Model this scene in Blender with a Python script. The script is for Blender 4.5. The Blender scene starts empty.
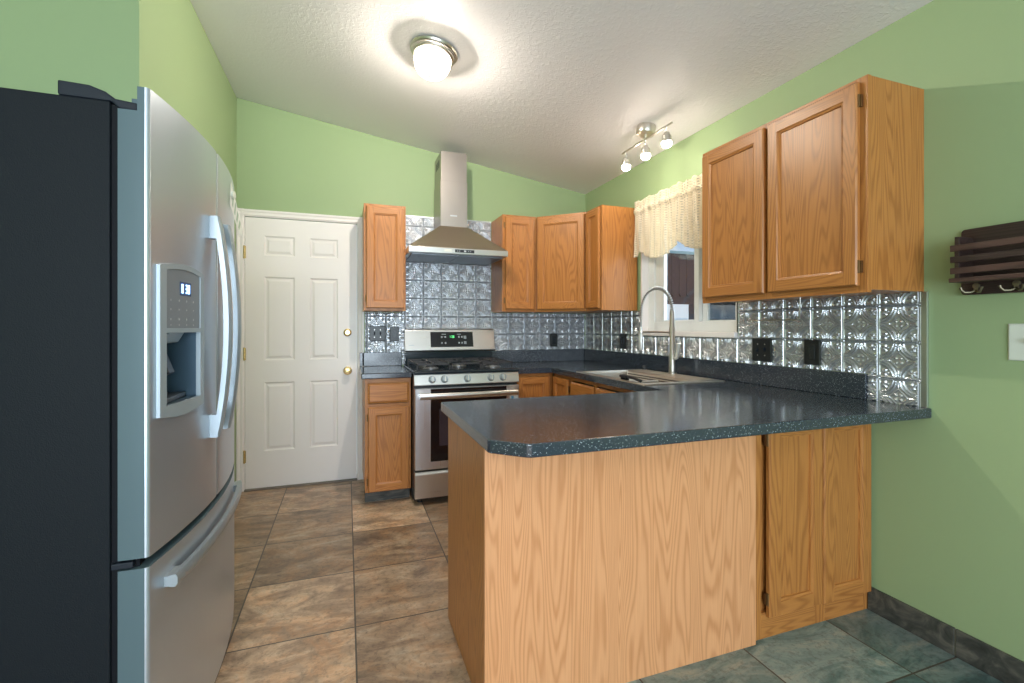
import bpy, bmesh, math, random
from mathutils import Vector, Matrix
random.seed(7)
S = bpy.context.scene
COL = S.collection
PI = math.pi

# ------------------------------------------------------------------ camera, world, daylight, exposure
D, W, XL = 3.9507, 2.1317, -0.770          # back wall, window wall, short left wall
CEIL_R, SLOPE = 2.4785, 0.1534             # ceiling height on the window wall and its rise towards the left
def ceil_z(x): return CEIL_R + (W - x) * SLOPE

cam_d = bpy.data.cameras.new('camera')
cam = bpy.data.objects.new('camera', cam_d); COL.objects.link(cam)
cam.location = (0, 0, 1.2175)
cam.rotation_euler = (PI / 2, 0, -0.3394)
cam_d.sensor_fit = 'HORIZONTAL'; cam_d.sensor_width = 36.0
cam_d.lens = 468.01 / 1024 * 36.0
cam_d.shift_y = -14.08 / 1024
cam_d.clip_start = 0.02
S.camera = cam

S.view_settings.view_transform = 'Standard'
S.view_settings.look = 'None'
S.view_settings.gamma = 1.0
S.view_settings.use_curve_mapping = False
S.view_settings.exposure = 0.28

wd = bpy.data.worlds.new('world'); S.world = wd; wd.use_nodes = True
wn = wd.node_tree.nodes; wl = wd.node_tree.links
bg = wn['Background']
wtc = wn.new('ShaderNodeTexCoord'); wns = wn.new('ShaderNodeTexNoise'); wrp = wn.new('ShaderNodeValToRGB')
wns.inputs['Scale'].default_value = 9; wns.inputs['Detail'].default_value = 4
wrp.color_ramp.elements[0].position = .42; wrp.color_ramp.elements[0].color = (.38, .56, .86, 1)
wrp.color_ramp.elements[1].position = .58; wrp.color_ramp.elements[1].color = (.85, .9, 1, 1)
wl.new(wtc.outputs['Generated'], wns.inputs['Vector']); wl.new(wns.outputs['Fac'], wrp.inputs['Fac']); wl.new(wrp.outputs['Color'], bg.inputs['Color'])
bg.inputs['Strength'].default_value = 0.8

def area(name, loc, rot, sx, sy, power, color):
    l = bpy.data.lights.new(name, 'AREA'); l.shape = 'RECTANGLE'; l.size = sx; l.size_y = sy
    l.energy = power; l.color = color
    o = bpy.data.objects.new(name, l); o.location = loc; o.rotation_euler = rot; COL.objects.link(o)
    return o
# daylight through the patio door opening of the dining end of the room, and through the kitchen window
area('patio_daylight', (-.2, -2.95, 1.25), (PI / 2, 0, 0), 3.0, 2.1, 140, (.77, .90, 1.0))
area('kitchen_window_daylight', (W + .5, 2.6, 1.8), (0, PI / 2, 0), .9, .9, 16, (.8, .9, 1.0))
DOME_E, BULB_E, DOME_W = 5.0, 80.0, 78.0
dl_ = bpy.data.lights.new('dining_fill', 'POINT'); dl_.energy = 24; dl_.color = (1., .94, .84); dl_.shadow_soft_size = .16  # added fill with no fixture, brightens the ceiling and the room
dlo = bpy.data.objects.new('dining_fill', dl_); dlo.location = (-.8, -1.3, 2.15); COL.objects.link(dlo)

# ------------------------------------------------------------------ materials
def mat(name):
    m = bpy.data.materials.new(name); m.use_nodes = True
    return m, m.node_tree.nodes, m.node_tree.links, m.node_tree.nodes['Principled BSDF']
def simple(name, col, rough=.5, metal=0., spec=.5, emis=None, es=0., bump=None, alpha=None, coat=0.):
    m, n, l, b = mat(name)
    b.inputs['Base Color'].default_value = (*col, 1); b.inputs['Roughness'].default_value = rough
    b.inputs['Metallic'].default_value = metal; b.inputs['Specular IOR Level'].default_value = spec
    b.inputs['Coat Weight'].default_value = coat
    if emis: b.inputs['Emission Color'].default_value = (*emis, 1); b.inputs['Emission Strength'].default_value = es
    if bump:
        add_bump(n, l, b, *bump)
    return m
def coords(n, l, scale=(1, 1, 1), rnd=False):
    tc = n.new('ShaderNodeTexCoord'); mp = n.new('ShaderNodeMapping')
    mp.inputs['Scale'].default_value = scale
    src = tc.outputs['Object']
    if rnd:
        oi = n.new('ShaderNodeObjectInfo'); mu = n.new('ShaderNodeMath'); mu.operation = 'MULTIPLY'; mu.inputs[1].default_value = 37.0
        va = n.new('ShaderNodeVectorMath'); va.operation = 'ADD'
        l.new(oi.outputs['Random'], mu.inputs[0]); l.new(src, va.inputs[0]); l.new(mu.outputs[0], va.inputs[1]); src = va.outputs[0]
    l.new(src, mp.inputs['Vector'])
    return mp.outputs['Vector']
def noise(n, l, vec, scale, detail=2, dist=0., rough=.5):
    t = n.new('ShaderNodeTexNoise'); t.inputs['Scale'].default_value = scale; t.inputs['Detail'].default_value = detail
    t.inputs['Distortion'].default_value = dist; t.inputs['Roughness'].default_value = rough
    l.new(vec, t.inputs['Vector']); return t.outputs['Fac']
def math_n(n, l, op, a, b=None, clamp=False):
    t = n.new('ShaderNodeMath'); t.operation = op; t.use_clamp = clamp
    for i, v in enumerate((a, b)):
        if v is None: continue
        if isinstance(v, (int, float)): t.inputs[i].default_value = v
        else: l.new(v, t.inputs[i])
    return t.outputs[0]
def ramp(n, l, fac, stops):
    r = n.new('ShaderNodeValToRGB'); e = r.color_ramp.elements
    while len(e) < len(stops): e.new(.5)
    for k, (p, c) in enumerate(stops):
        e[k].position = p; e[k].color = (*c, 1) if len(c) == 3 else c
    l.new(fac, r.inputs['Fac']); return r.outputs['Color']
def mixc(n, l, fac, a, b, mode='MIX'):
    t = n.new('ShaderNodeMix'); t.data_type = 'RGBA'; t.blend_type = mode
    for key, v in ((0, fac), (6, a), (7, b)):
        if isinstance(v, (int, float)): t.inputs[key].default_value = v
        elif isinstance(v, tuple): t.inputs[key].default_value = (*v, 1)
        else: l.new(v, t.inputs[key])
    return t.outputs[2]
def add_bump(n, l, b, scale, strength, dist=.002, detail=3, src=None):
    bp = n.new('ShaderNodeBump'); bp.inputs['Strength'].default_value = strength; bp.inputs['Distance'].default_value = dist
    if src is None: src = noise(n, l, coords(n, l), scale, detail)
    l.new(src, bp.inputs['Height']); l.new(bp.outputs['Normal'], b.inputs['Normal'])

def oak(name, axis, light=(.53, .215, .056), dark=(.26, .082, .019), contrast=.55):
    m, n, l, b = mat(name)
    def sc(ac, al): return tuple(al if i == axis else ac for i in range(3))
    v1 = coords(n, l, sc(7.5, .62), True)
    n1 = noise(n, l, v1, 1.0, 1.5, .35)
    s = math_n(n, l, 'SINE', math_n(n, l, 'MULTIPLY', n1, 190.0))
    s = math_n(n, l, 'MULTIPLY', math_n(n, l, 'ADD', s, 1.0), .5)
    s = math_n(n, l, 'POWER', s, 2.2)
    v2 = coords(n, l, sc(230, 7), True)
    fine = noise(n, l, v2, 1.0, 3, 0, .6)
    fine = math_n(n, l, 'MULTIPLY', math_n(n, l, 'SUBTRACT', fine, .42), 1.7, True)
    v3 = coords(n, l, sc(9, .8), True)
    tone = noise(n, l, v3, 1.0, 2)
    g = math_n(n, l, 'ADD', math_n(n, l, 'MULTIPLY', s, contrast), math_n(n, l, 'MULTIPLY', fine, .5), True)
    c = mixc(n, l, g, light, dark)
    c = mixc(n, l, math_n(n, l, 'MULTIPLY', tone, .35), c, tuple(x * .72 for x in light))
    l.new(c, b.inputs['Base Color'])
    b.inputs['Roughness'].default_value = .36
    b.inputs['Specular IOR Level'].default_value = .45
    add_bump(n, l, b, 1, .12, .0006, src=g)
    return m
OV = oak('oak_vertical_grain', 2); OHX = oak('oak_grain_along_x', 0); OHY = oak('oak_grain_along_y', 1)
PLY = oak('oak_plywood', 2, (.80, .385, .185), (.52, .20, .070), .55)

def wall_paint(name, col):
    m, n, l, b = mat(name)
    b.inputs['Base Color'].default_value = (*col, 1); b.inputs['Roughness'].default_value = .55; b.inputs['Specular IOR Level'].default_value = .35
    add_bump(n, l, b, 160, .10, .001, 2)
    return m
GREEN = wall_paint('green_wall_paint', (.325, .43, .23))
def ceil_mat():
    m, n, l, b = mat('white_knockdown_ceiling')
    b.inputs['Base Color'].default_value = (.86, .83, .85, 1); b.inputs['Roughness'].default_value = .42; b.inputs['Specular IOR Level'].default_value = .35
    h = noise(n, l, coords(n, l), 42, 3, 1.2)
    h = math_n(n, l, 'MULTIPLY', math_n(n, l, 'SUBTRACT', h, .45), 4, True)
    add_bump(n, l, b, 1, .24, .004, src=h)
    return m
CEIL = ceil_mat()

def floor_mat():
    m, n, l, b = mat('slate_tile_floor')
    T, X0, Y0 = .4615, .033, 1.083
    tc = n.new('ShaderNodeTexCoord'); sp = n.new('ShaderNodeSeparateXYZ'); l.new(tc.outputs['Object'], sp.inputs[0])
    ux = math_n(n, l, 'DIVIDE', math_n(n, l, 'SUBTRACT', sp.outputs[0], X0), T)
    uy = math_n(n, l, 'DIVIDE', math_n(n, l, 'SUBTRACT', sp.outputs[1], Y0), T)
    ix = math_n(n, l, 'FLOOR', ux); iy = math_n(n, l, 'FLOOR', uy)
    def edge(u, i):
        f = math_n(n, l, 'SUBTRACT', u, i)
        return math_n(n, l, 'MINIMUM', f, math_n(n, l, 'SUBTRACT', 1.0, f))
    e = math_n(n, l, 'MINIMUM', edge(ux, ix), edge(uy, iy))
    grout = math_n(n, l, 'LESS_THAN', e, .0068)
    cb = n.new('ShaderNodeCombineXYZ'); l.new(ix, cb.inputs[0]); l.new(iy, cb.inputs[1])
    wn_ = n.new('ShaderNodeTexWhiteNoise'); l.new(cb.outputs[0], wn_.inputs['Vector'])
    off = n.new('ShaderNodeVectorMath'); off.operation = 'MULTIPLY_ADD'
    l.new(wn_.outputs['Color'], off.inputs[0]); off.inputs[1].default_value = (9, 9, 9); l.new(tc.outputs['Object'], off.inputs[2])
    mp = n.new('ShaderNodeMapping'); mp.inputs['Scale'].default_value = (2.6, 6.0, 3); mp.inputs['Rotation'].default_value = (0, 0, .35)
    l.new(off.outputs[0], mp.inputs['Vector'])
    a1 = noise(n, l, mp.outputs[0], 1.3, 9, 1.0, .68)
    a2 = noise(n, l, off.outputs[0], 6.5, 8, .6, .66)
    warm = ramp(n, l, a1, [(.30, (.07, .045, .03)), (.44, (.24, .155, .10)), (.54, (.46, .32, .21)), (.68, (.66, .55, .42))])
    rust = ramp(n, l, a2, [(.35, (.16, .115, .09)), (.48, (.33, .235, .165)), (.6, (.48, .26, .135)), (.72, (.42, .37, .30))])
    brown = mixc(n, l, .45, warm, rust)
    teal_cast = ramp(n, l, a1, [(.30, (.04, .07, .07)), (.42, (.12, .20, .195)), (.54, (.27, .34, .32)), (.66, (.44, .43, .36))])
    # near tiles on the window-wall side carry a teal daylight cast in their colour
    cast_mask = math_n(n, l, 'MULTIPLY', math_n(n, l, 'GREATER_THAN', ix, .5), math_n(n, l, 'LESS_THAN', iy, .5))
    c = mixc(n, l, cast_mask, brown, teal_cast)
    vn = n.new('ShaderNodeTexNoise'); vn.noise_type = 'RIDGED_MULTIFRACTAL'; vn.inputs['Scale'].default_value = 3.2; vn.inputs['Detail'].default_value = 6; vn.inputs['Distortion'].default_value = .5
    l.new(mp.outputs[0], vn.inputs['Vector'])
    vein = math_n(n, l, 'MULTIPLY', math_n(n, l, 'SUBTRACT', vn.outputs['Fac'], .75), .9, True)
    c = mixc(n, l, math_n(n, l, 'MULTIPLY', vein, .55), c, (.50, .42, .33))
    spk = noise(n, l, off.outputs[0], 55, 5, .3, .7)
    c = mixc(n, l, math_n(n, l, 'MULTIPLY', math_n(n, l, 'SUBTRACT', .50, spk), 2.6, True), c, (.06, .046, .038))
    br = math_n(n, l, 'ADD', .72, math_n(n, l, 'MULTIPLY', wn_.outputs['Value'], .75))
    vm = n.new('ShaderNodeVectorMath'); vm.operation = 'SCALE'; l.new(c, vm.inputs[0]); l.new(br, vm.inputs['Scale'])
    c2 = mixc(n, l, grout, vm.outputs[0], (.075, .06, .05))
    l.new(c2, b.inputs['Base Color'])
    b.inputs['Roughness'].default_value = .34; b.inputs['Specular IOR Level'].default_value = .45
    hgt = math_n(n, l, 'SUBTRACT', a1, math_n(n, l, 'MULTIPLY', grout, .5))
    add_bump(n, l, b, 1, .25, .004, src=hgt)
    return m
FLOOR = floor_mat()
def slate_dark():
    m, n, l, b = mat('dark_slate_baseboard')
    a = noise(n, l, coords(n, l, (3, 5, 6)), 2.2, 7, 1.2, .62)
    l.new(ramp(n, l, a, [(.3, (.022, .024, .022)), (.5, (.06, .062, .055)), (.68, (.14, .13, .11))]), b.inputs['Base Color'])
    b.inputs['Roughness'].default_value = .5
    add_bump(n, l, b, 1, .3, .004, src=a)
    return m
SLATE = slate_dark()
def laminate():
    m, n, l, b = mat('speckled_black_laminate')
    v = coords(n, l)
    vo = n.new('ShaderNodeTexVoronoi'); vo.inputs['Scale'].default_value = 280; l.new(v, vo.inputs['Vector'])
    sepc = n.new('ShaderNodeSeparateColor'); l.new(vo.outputs['Color'], sepc.inputs[0])
    dot = math_n(n, l, 'MULTIPLY', math_n(n, l, 'LESS_THAN', vo.outputs['Distance'], .34), math_n(n, l, 'GREATER_THAN', sepc.outputs[0], .66))
    base = mixc(n, l, noise(n, l, v, 400, 2), (.010, .014, .022), (.042, .055, .078))
    l.new(mixc(n, l, math_n(n, l, 'MULTIPLY', dot, sepc.outputs[1]), base, (.40, .47, .54)), b.inputs['Base Color'])
    b.inputs['Roughness'].default_value = .18; b.inputs['Specular IOR Level'].default_value = .95
    add_bump(n, l, b, 260, .06, .0008, 2)
    return m
LAM = laminate()
def steel(name, col=(.62, .61, .60), rough=.3, axis=2, amt=.12, metal=1.):
    m, n, l, b = mat(name)
    sc = [260, 260, 260]; sc[axis] = 3
    s = noise(n, l, coords(n, l, tuple(sc)), 1.0, 2)
    b.inputs['Base Color'].default_value = (*col, 1); b.inputs['Metallic'].default_value = metal
    l.new(math_n(n, l, 'ADD', rough - amt / 2, math_n(n, l, 'MULTIPLY', s, amt)), b.inputs['Roughness'])
    return m
ST_V = steel('brushed_steel_vertical', (.70, .72, .75), .30)
ST_X = steel('brushed_steel_along_x', (.66, .64, .62), .30, 0)
ST_SINK = steel('satin_sink_steel', (.66, .63, .58), .33, 1)
NICKEL = simple('brushed_nickel', (.66, .63, .58), .28, 1.)
SILVER = simple('silver_painted_plastic', (.38, .44, .49), .38, .3)
HANDLE = simple('satin_silver_handle', (.36, .41, .45), .32, .5)
GREYSIDE = simple('grey_painted_door_edge', (.09, .135, .155), .5, .1, .3)
BLACKSIDE = simple('black_textured_steel', (.008, .011, .015), .55, 0., .16, bump=(420, .35, .0012, 2))
BLACK = simple('black_plastic', (.012, .014, .018), .35)
GASKET = simple('black_rubber_gasket', (.005, .006, .009), .6, spec=.15)
NAVY = simple('dark_blue_black_plastic', (.010, .015, .024), .45, spec=.3)
IRON = simple('cast_iron', (.03, .03, .033), .42)
ENAMEL = simple('black_enamel', (.010, .018, .026), .16)
GLASSBLK = simple('black_oven_glass', (.006, .006, .008), .06, spec=.6)
OVENWIN = simple('tinted_oven_window', (.045, .035, .045), .08, spec=.6)
WHITE = simple('white_semi_gloss_paint', (.87, .82, .80), .35)
VINYL = simple('white_vinyl', (.78, .80, .80), .3)
BRASS = simple('polished_brass', (.72, .52, .24), .22, 1.)
ABRASS = simple('aged_brass_hinge', (.22, .12, .05), .4, .8)
DKBRZ = simple('antique_brass_hook', (.30, .26, .18), .38, .9)
TIN = simple('pressed_tin', (.60, .62, .65), .25, .72)
TINTRIM = simple('tin_edge_trim', (.62, .64, .66), .32, 1.)
PLATE_W = simple('white_switch_plastic', (.72, .76, .68), .35)
DKWOOD = oak('dark_walnut_stain', 1, (.052, .030, .026), (.018, .010, .009), .6)
RACKLT = oak('worn_brown_stain', 1, (.095, .050, .040), (.04, .02, .018), .6)
PAPER = simple('white_paper', (.78, .78, .72), .7)
FENCE = oak('weathered_brown_boards', 2, (.105, .065, .062), (.05, .03, .03), .5)
SNOW = simple('snow', (.74, .79, .83), .8, bump=(6, .6, .05, 3))
DGLOW, _n, _l, _b = mat('frosted_glass_bowl')
_b.inputs['Base Color'].default_value = (.95, .93, .88, 1); _b.inputs['Roughness'].default_value = .3
_b.inputs['Emission Color'].default_value = (1., .90, .74, 1); _b.inputs['Emission Strength'].default_value = DOME_E
_t = _n.new('ShaderNodeBsdfTransparent'); _x = _n.new('ShaderNodeMixShader'); _x.inputs[0].default_value = .75
_l.new(_b.outputs[0], _x.inputs[1]); _l.new(_t.outputs[0], _x.inputs[2]); _l.new(_x.outputs[0], _n['Material Output'].inputs[0])
BGLOW = simple('lit_bulb_glass', (.95, .95, .93), .2, emis=(1., .88, .74), es=BULB_E)
BLUELED = simple('blue_led_digits', (.1, .2, .5), .3, emis=(.35, .6, 1.), es=3.5)
GREENLED = simple('green_led_digits', (.05, .3, .1), .3, emis=(.15, 1., .3), es=1.6)
DGREY = simple('grey_control_panel', (.20, .22, .25), .4)
LGREY = simple('pale_grey_marking', (.55, .57, .6), .5)
DIMMARK = simple('dim_grey_print', (.25, .28, .30), .5)
STICK = simple('pale_blue_sticker', (.65, .75, .82), .4)
BLUE = simple('blue_sticker_print', (.05, .25, .5), .4)
FILTER = steel('hood_filter_mesh', (.30, .33, .37), .4, 0)
SINK_REFL = simple('brown_sink_reflection', (.13, .09, .07), .4, .5)
def glass_mat(name, tint=(1, 1, 1), gl=.08):
    m, n, l, b = mat(name); n.remove(b)
    t = n.new('ShaderNodeBsdfTransparent'); t.inputs[0].default_value = (*tint, 1)
    g = n.new('ShaderNodeBsdfGlossy'); g.inputs['Roughness'].default_value = .02
    x = n.new('ShaderNodeMixShader'); x.inputs[0].default_value = gl
    l.new(t.outputs[0], x.inputs[1]); l.new(g.outputs[0], x.inputs[2]); l.new(x.outputs[0], n['Material Output'].inputs[0])
    return m
PANE = glass_mat('window_glass', (.93, .97, .97), .06)
SCREEN = glass_mat('insect_screen', (.46, .45, .43), .02)
def lace():
    m, n, l, b = mat('cream_crochet_lace')
    tc = n.new('ShaderNodeTexCoord'); sp = n.new('ShaderNodeSeparateXYZ'); l.new(tc.outputs['Object'], sp.inputs[0])
    ny = noise(n, l, tc.outputs['Object'], 12, 2)
    wy = math_n(n, l, 'SINE', math_n(n, l, 'ADD', math_n(n, l, 'MULTIPLY', sp.outputs[1], 2 * PI / .032), math_n(n, l, 'MULTIPLY', ny, 5.)))
    wz = math_n(n, l, 'SINE', math_n(n, l, 'ADD', math_n(n, l, 'MULTIPLY', sp.outputs[2], 2 * PI / .017), math_n(n, l, 'MULTIPLY', ny, 3.)))
    hole = math_n(n, l, 'GREATER_THAN', math_n(n, l, 'MULTIPLY', math_n(n, l, 'ADD', wy, 1.), math_n(n, l, 'ADD', wz, 1.)), 2.75)
    b.inputs['Base Color'].default_value = (.86, .77, .62, 1); b.inputs['Roughness'].default_value = .8
    tr = n.new('ShaderNodeBsdfTranslucent'); tr.inputs[0].default_value = (.85, .74, .55, 1)
    tp = n.new('ShaderNodeBsdfTransparent')
    m1 = n.new('ShaderNodeMixShader'); m1.inputs[0].default_value = .35
    l.new(b.outputs[0], m1.inputs[1]); l.new(tr.outputs[0], m1.inputs[2])
    m2 = n.new('ShaderNodeMixShader'); l.new(math_n(n, l, 'MULTIPLY', hole, .55), m2.inputs[0])
    l.new(m1.outputs[0], m2.inputs[1]); l.new(tp.outputs[0], m2.inputs[2]); l.new(m2.outputs[0], n['Material Output'].inputs[0])
    add_bump(n, l, b, 1, .5, .004, src=math_n(n, l, 'MULTIPLY', wy, wz))
    return m
LACE = lace()

# ------------------------------------------------------------------ mesh helpers
class MB:
    """Collects shapes; fr = (origin, u, n) puts local (a, b, c) at origin + a*u + b*n + c*up."""
    def __init__(s, fr=None):
        s.v = []; s.f = []; s.m = []; s.fr = fr
    def P(s, p):
        if s.fr is None: return Vector(p)
        O, u, n = s.fr
        return Vector(O) + Vector(u) * p[0] + Vector(n) * p[1] + Vector((0, 0, 1)) * p[2]
    def add(s, pts, faces, m=0):
        k = len(s.v); s.v += [s.P(p) for p in pts]
        s.f += [tuple(k + i for i in f) for f in faces]; s.m += [m] * len(faces); return s
    def box(s, x0, y0, z0, x1, y1, z1, m=0):
        p = [(x, y, z) for z in (z0, z1) for y in (y0, y1) for x in (x0, x1)]
        return s.add(p, [(0, 2, 3, 1), (4, 5, 7, 6), (0, 1, 5, 4), (2, 6, 7, 3), (0, 4, 6, 2), (1, 3, 7, 5)], m)
    def prism(s, pts, axis, lo, hi, m=0):
        """pts: 2-D outline in the two other axes (in axis order)."""
        def mk(p, h):
            q = list(p); q.insert(axis, h); return tuple(q)
        n = len(pts)
        P = [mk(p, lo) for p in pts] + [mk(p, hi) for p in pts]
        F = [tuple(range(n))[::-1], tuple(range(n, 2 * n))] + [(i, (i + 1) % n, n + (i + 1) % n, n + i) for i in range(n)]
        return s.add(P, F, m)
    def loft(s, rings, m=0, caps=True, closed=True):
        n = len(rings[0]); P = [p for r in rings for p in r]; F = []
        for i in range(len(rings) - 1):
            for j in range(n if closed else n - 1):
                a, b = i * n + j, i * n + (j + 1) % n
                F.append((a, b, b + n, a + n))
        if caps: F += [tuple(range(n))[::-1], tuple(range((len(rings) - 1) * n, len(rings) * n))]
        return s.add(P, F, m)
    def tube(s, path, r, n=10, m=0, caps=True):
        path = [Vector(p) for p in path]; rings = []
        t0 = (path[1] - path[0]).normalized()
        up = Vector((0, 0, 1)) if abs(t0.z) < .9 else Vector((1, 0, 0))
        nx = t0.cross(up).normalized()
        for i, p in enumerate(path):
            t = (path[min(i + 1, len(path) - 1)] - path[max(i - 1, 0)]).normalized()
            nx = (nx - t * nx.dot(t)).normalized(); ny = t.cross(nx)
            rr = r[i] if isinstance(r, (list, tuple)) else r
            rings.append([tuple(p + nx * rr * math.cos(2 * PI * k / n) + ny * rr * math.sin(2 * PI * k / n)) for k in range(n)])
        return s.loft(rings, m, caps)
    def lathe(s, prof, c, axis=(0, 0, 1), n=24, m=0):
        """prof: (radius, distance along axis) pairs."""
        ax = Vector(axis).normalized(); c = Vector(c)
        e1 = ax.orthogonal().normalized(); e2 = ax.cross(e1)
        rings = [[tuple(c + ax * h + (e1 * math.cos(2 * PI * k / n) + e2 * math.sin(2 * PI * k / n)) * max(r, 1e-5)) for k in range(n)] for r, h in prof]
        return s.loft(rings, m)
    def obox(s, c, ex, ey, ez, m=0):
        c, ex, ey, ez = map(Vector, (c, ex, ey, ez))
        p = [tuple(c + ex * i + ey * j + ez * k) for k in (-1, 1) for j in (-1, 1) for i in (-1, 1)]
        return s.add(p, [(0, 2, 3, 1), (4, 5, 7, 6), (0, 1, 5, 4), (2, 6, 7, 3), (0, 4, 6, 2), (1, 3, 7, 5)], m)

def build(name, mb, mats, parent=None, origin=(0, 0, 0), bevel=0., smooth=None, seg=2, recalc=True):
    me = bpy.data.meshes.new(name)
    o = Vector(origin)
    me.from_pydata([tuple(v - o) for v in mb.v], [], mb.f)
    for i, p in enumerate(me.polygons): p.material_index = mb.m[i]
    if recalc:
        bm = bmesh.new(); bm.from_mesh(me); bmesh.ops.recalc_face_normals(bm, faces=bm.faces); bm.to_mesh(me); bm.free()
    for m in (mats if isinstance(mats, (list, tuple)) else [mats]): me.materials.append(m)
    if smooth is not None:
        for p in me.polygons: p.use_smooth = True
        me.set_sharp_from_angle(angle=math.radians(smooth))
    ob = bpy.data.objects.new(name, me); COL.objects.link(ob)
    if bevel:
        bv = ob.modifiers.new('bevel', 'BEVEL'); bv.width = bevel; bv.segments = seg; bv.limit_method = 'ANGLE'; bv.angle_limit = math.radians(35)
    if parent is not None: ob.parent = parent
    return ob
def tag(o, label, cat, group=None):
    o['label'] = label; o['category'] = cat
    if group: o['group'] = group
    return o
class Thing:
    def __init__(s, name, label, cat, loc, group=None):
        s.o = bpy.data.objects.new(name, None); s.o.location = loc; s.loc = loc
        s.o.empty_display_size = .05; COL.objects.link(s.o); tag(s.o, label, cat, group)
    def part(s, name, mb, mats, parent=None, **k):
        return build(name, mb, mats, parent or s.o, s.loc, **k)
def single(name, label, cat, mb, mats, loc, group=None, **k):
    o = build(name, mb, mats, None, loc, **k); o.location = loc
    return tag(o, label, cat, group)
def struct(name, mb, mats, parent=None, **k):
    o = build(name, mb, mats, parent, **k); o['kind'] = 'structure'; return o

# ------------------------------------------------------------------ the room
FX0, FY0 = -2.6, -2.8
struct('floor', MB().box(FX0 - .1, FY0 - .15, -.1, W + .15, D + .15, 0), FLOOR)
cx0, cx1 = FX0 - .1, W + .15
struct('ceiling', MB().prism([(cx0, ceil_z(cx0)), (cx1, ceil_z(cx1)), (cx1, ceil_z(cx1) + .12), (cx0, ceil_z(cx0) + .12)], 1, FY0 - .15, D + .15), CEIL)
DX0, DX1, DZ1 = -.7135, .0757, 2.045           # entry door slab
bw = MB()
def wall_xz(mb, x0, x1, z0, y0, y1, z1=None):
    if z1 is None: mb.prism([(x0, z0), (x1, z0), (x1, ceil_z(x1) - .001), (x0, ceil_z(x0) - .001)], 1, y0, y1)
    else: mb.box(x0, y0, z0, x1, y1, z1)
    return mb
wall_xz(bw, XL - .11, DX0 - .004, 0, D, D + .12); wall_xz(bw, DX0 - .004, DX1 + .004, DZ1 + .005, D, D + .12); wall_xz(bw, DX1 + .004, W, 0, D, D + .12)
struct('wall_back', bw, GREEN)
struct('wall_left', MB().prism([(XL - .11, 0), (XL, 0), (XL, ceil_z(XL) - .001), (XL - .11, ceil_z(XL - .11) - .001)], 1, 2.225, D), GREEN)
struct('wall_alcove', wall_xz(MB(), FX0, XL - .11, 0, 2.225, 2.335), GREEN)
WY0, WY1, WZ0, WZ1 = 2.125, 3.035, 1.185, 2.09   # kitchen window opening
rw = MB(); zt = CEIL_R - .001
rw.box(W, FY0, 0, W + .14, WY0, zt).box(W, WY1, 0, W + .14, D + .12, zt).box(W, WY0, 0, W + .14, WY1, WZ0).box(W, WY0, WZ1, W + .14, WY1, zt)
struct('wall_right', rw, GREEN)
struct('wall_far_left', MB().box(FX0 - .1, FY0, 0, FX0, 2.335, ceil_z(FX0) - .001), GREEN)
fw = MB()
wall_xz(fw, FX0, -1.7, 0, FY0 - .12, FY0); wall_xz(fw, -1.7, 1.3, 2.3, FY0 - .12, FY0); wall_xz(fw, 1.3, W, 0, FY0 - .12, FY0)
struct('wall_front', fw, GREEN)
# slate baseboard along the window wall, three tiles and their grout
bb = MB(); yy = 1.398
for k in range(7):
    y1 = yy; y0 = 1.088 - .4615 * k if k < 7 else 0
    bb.box(W - .011, y0 + .003, 0, W, y1 - .003, .102); yy = y0
bb.box(W - .006, yy, 0, W, 1.398, .1, 1)
struct('baseboard_right', bb, [SLATE, simple('grey_grout', (.30, .28, .25), .8)], bevel=.001)

# entry door with casing
dr = bpy.data.objects.new('door_1', None); COL.objects.link(dr); dr['kind'] = 'structure'
def panel_door():
    mb = MB(); y0, y1 = D - .004, D + .036
    xs = [DX0, -.587, -.377, -.270, -.066, DX1]
    zs = [.012, .285, .803, .968, 1.600, 1.760, 1.909, DZ1 - .004]
    cols = {1, 3}; rows = {1, 3, 5}
    for i in range(5):
        for j in range(7):
            xa, xb, za, zb = xs[i], xs[i + 1], zs[j], zs[j + 1]
            if i in cols and j in rows:
                # moulded raised panel: slope in, groove, slope back out
                def ring(ins, dep): return [(xa + ins, y0 + dep, za + ins), (xb - ins, y0 + dep, za + ins), (xb - ins, y0 + dep, zb - ins), (xa + ins, y0 + dep, zb - ins)]
                rr = [ring(0, 0), ring(.010, .008), ring(.018, .008), ring(.034, .002)]
                mb.loft(rr, caps=False); mb.add(rr[-1], [(0, 1, 2, 3)])
            else:
                mb.add([(xa, y0, za), (xb, y0, za), (xb, y0, zb), (xa, y0, zb)], [(0, 1, 2, 3)])
    x0, x1, z0, z1 = DX0, DX1, zs[0], zs[-1]
    P = [(x0, y0, z0), (x1, y0, z0), (x1, y0, z1), (x0, y0, z1), (x0, y1, z0), (x1, y1, z0), (x1, y1, z1), (x0, y1, z1)]
    mb.add(P, [(0, 4, 5, 1), (1, 5, 6, 2), (2, 6, 7, 3), (3, 7, 4, 0), (4, 7, 6, 5)])
    return mb
struct('slab', panel_door(), WHITE, dr)
cs = MB(); prof = [(0, -.008), (.012, -.016), (.03, -.014), (.04, -.019), (.052, -.019), (.052, 0), (0, 0)]
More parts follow.
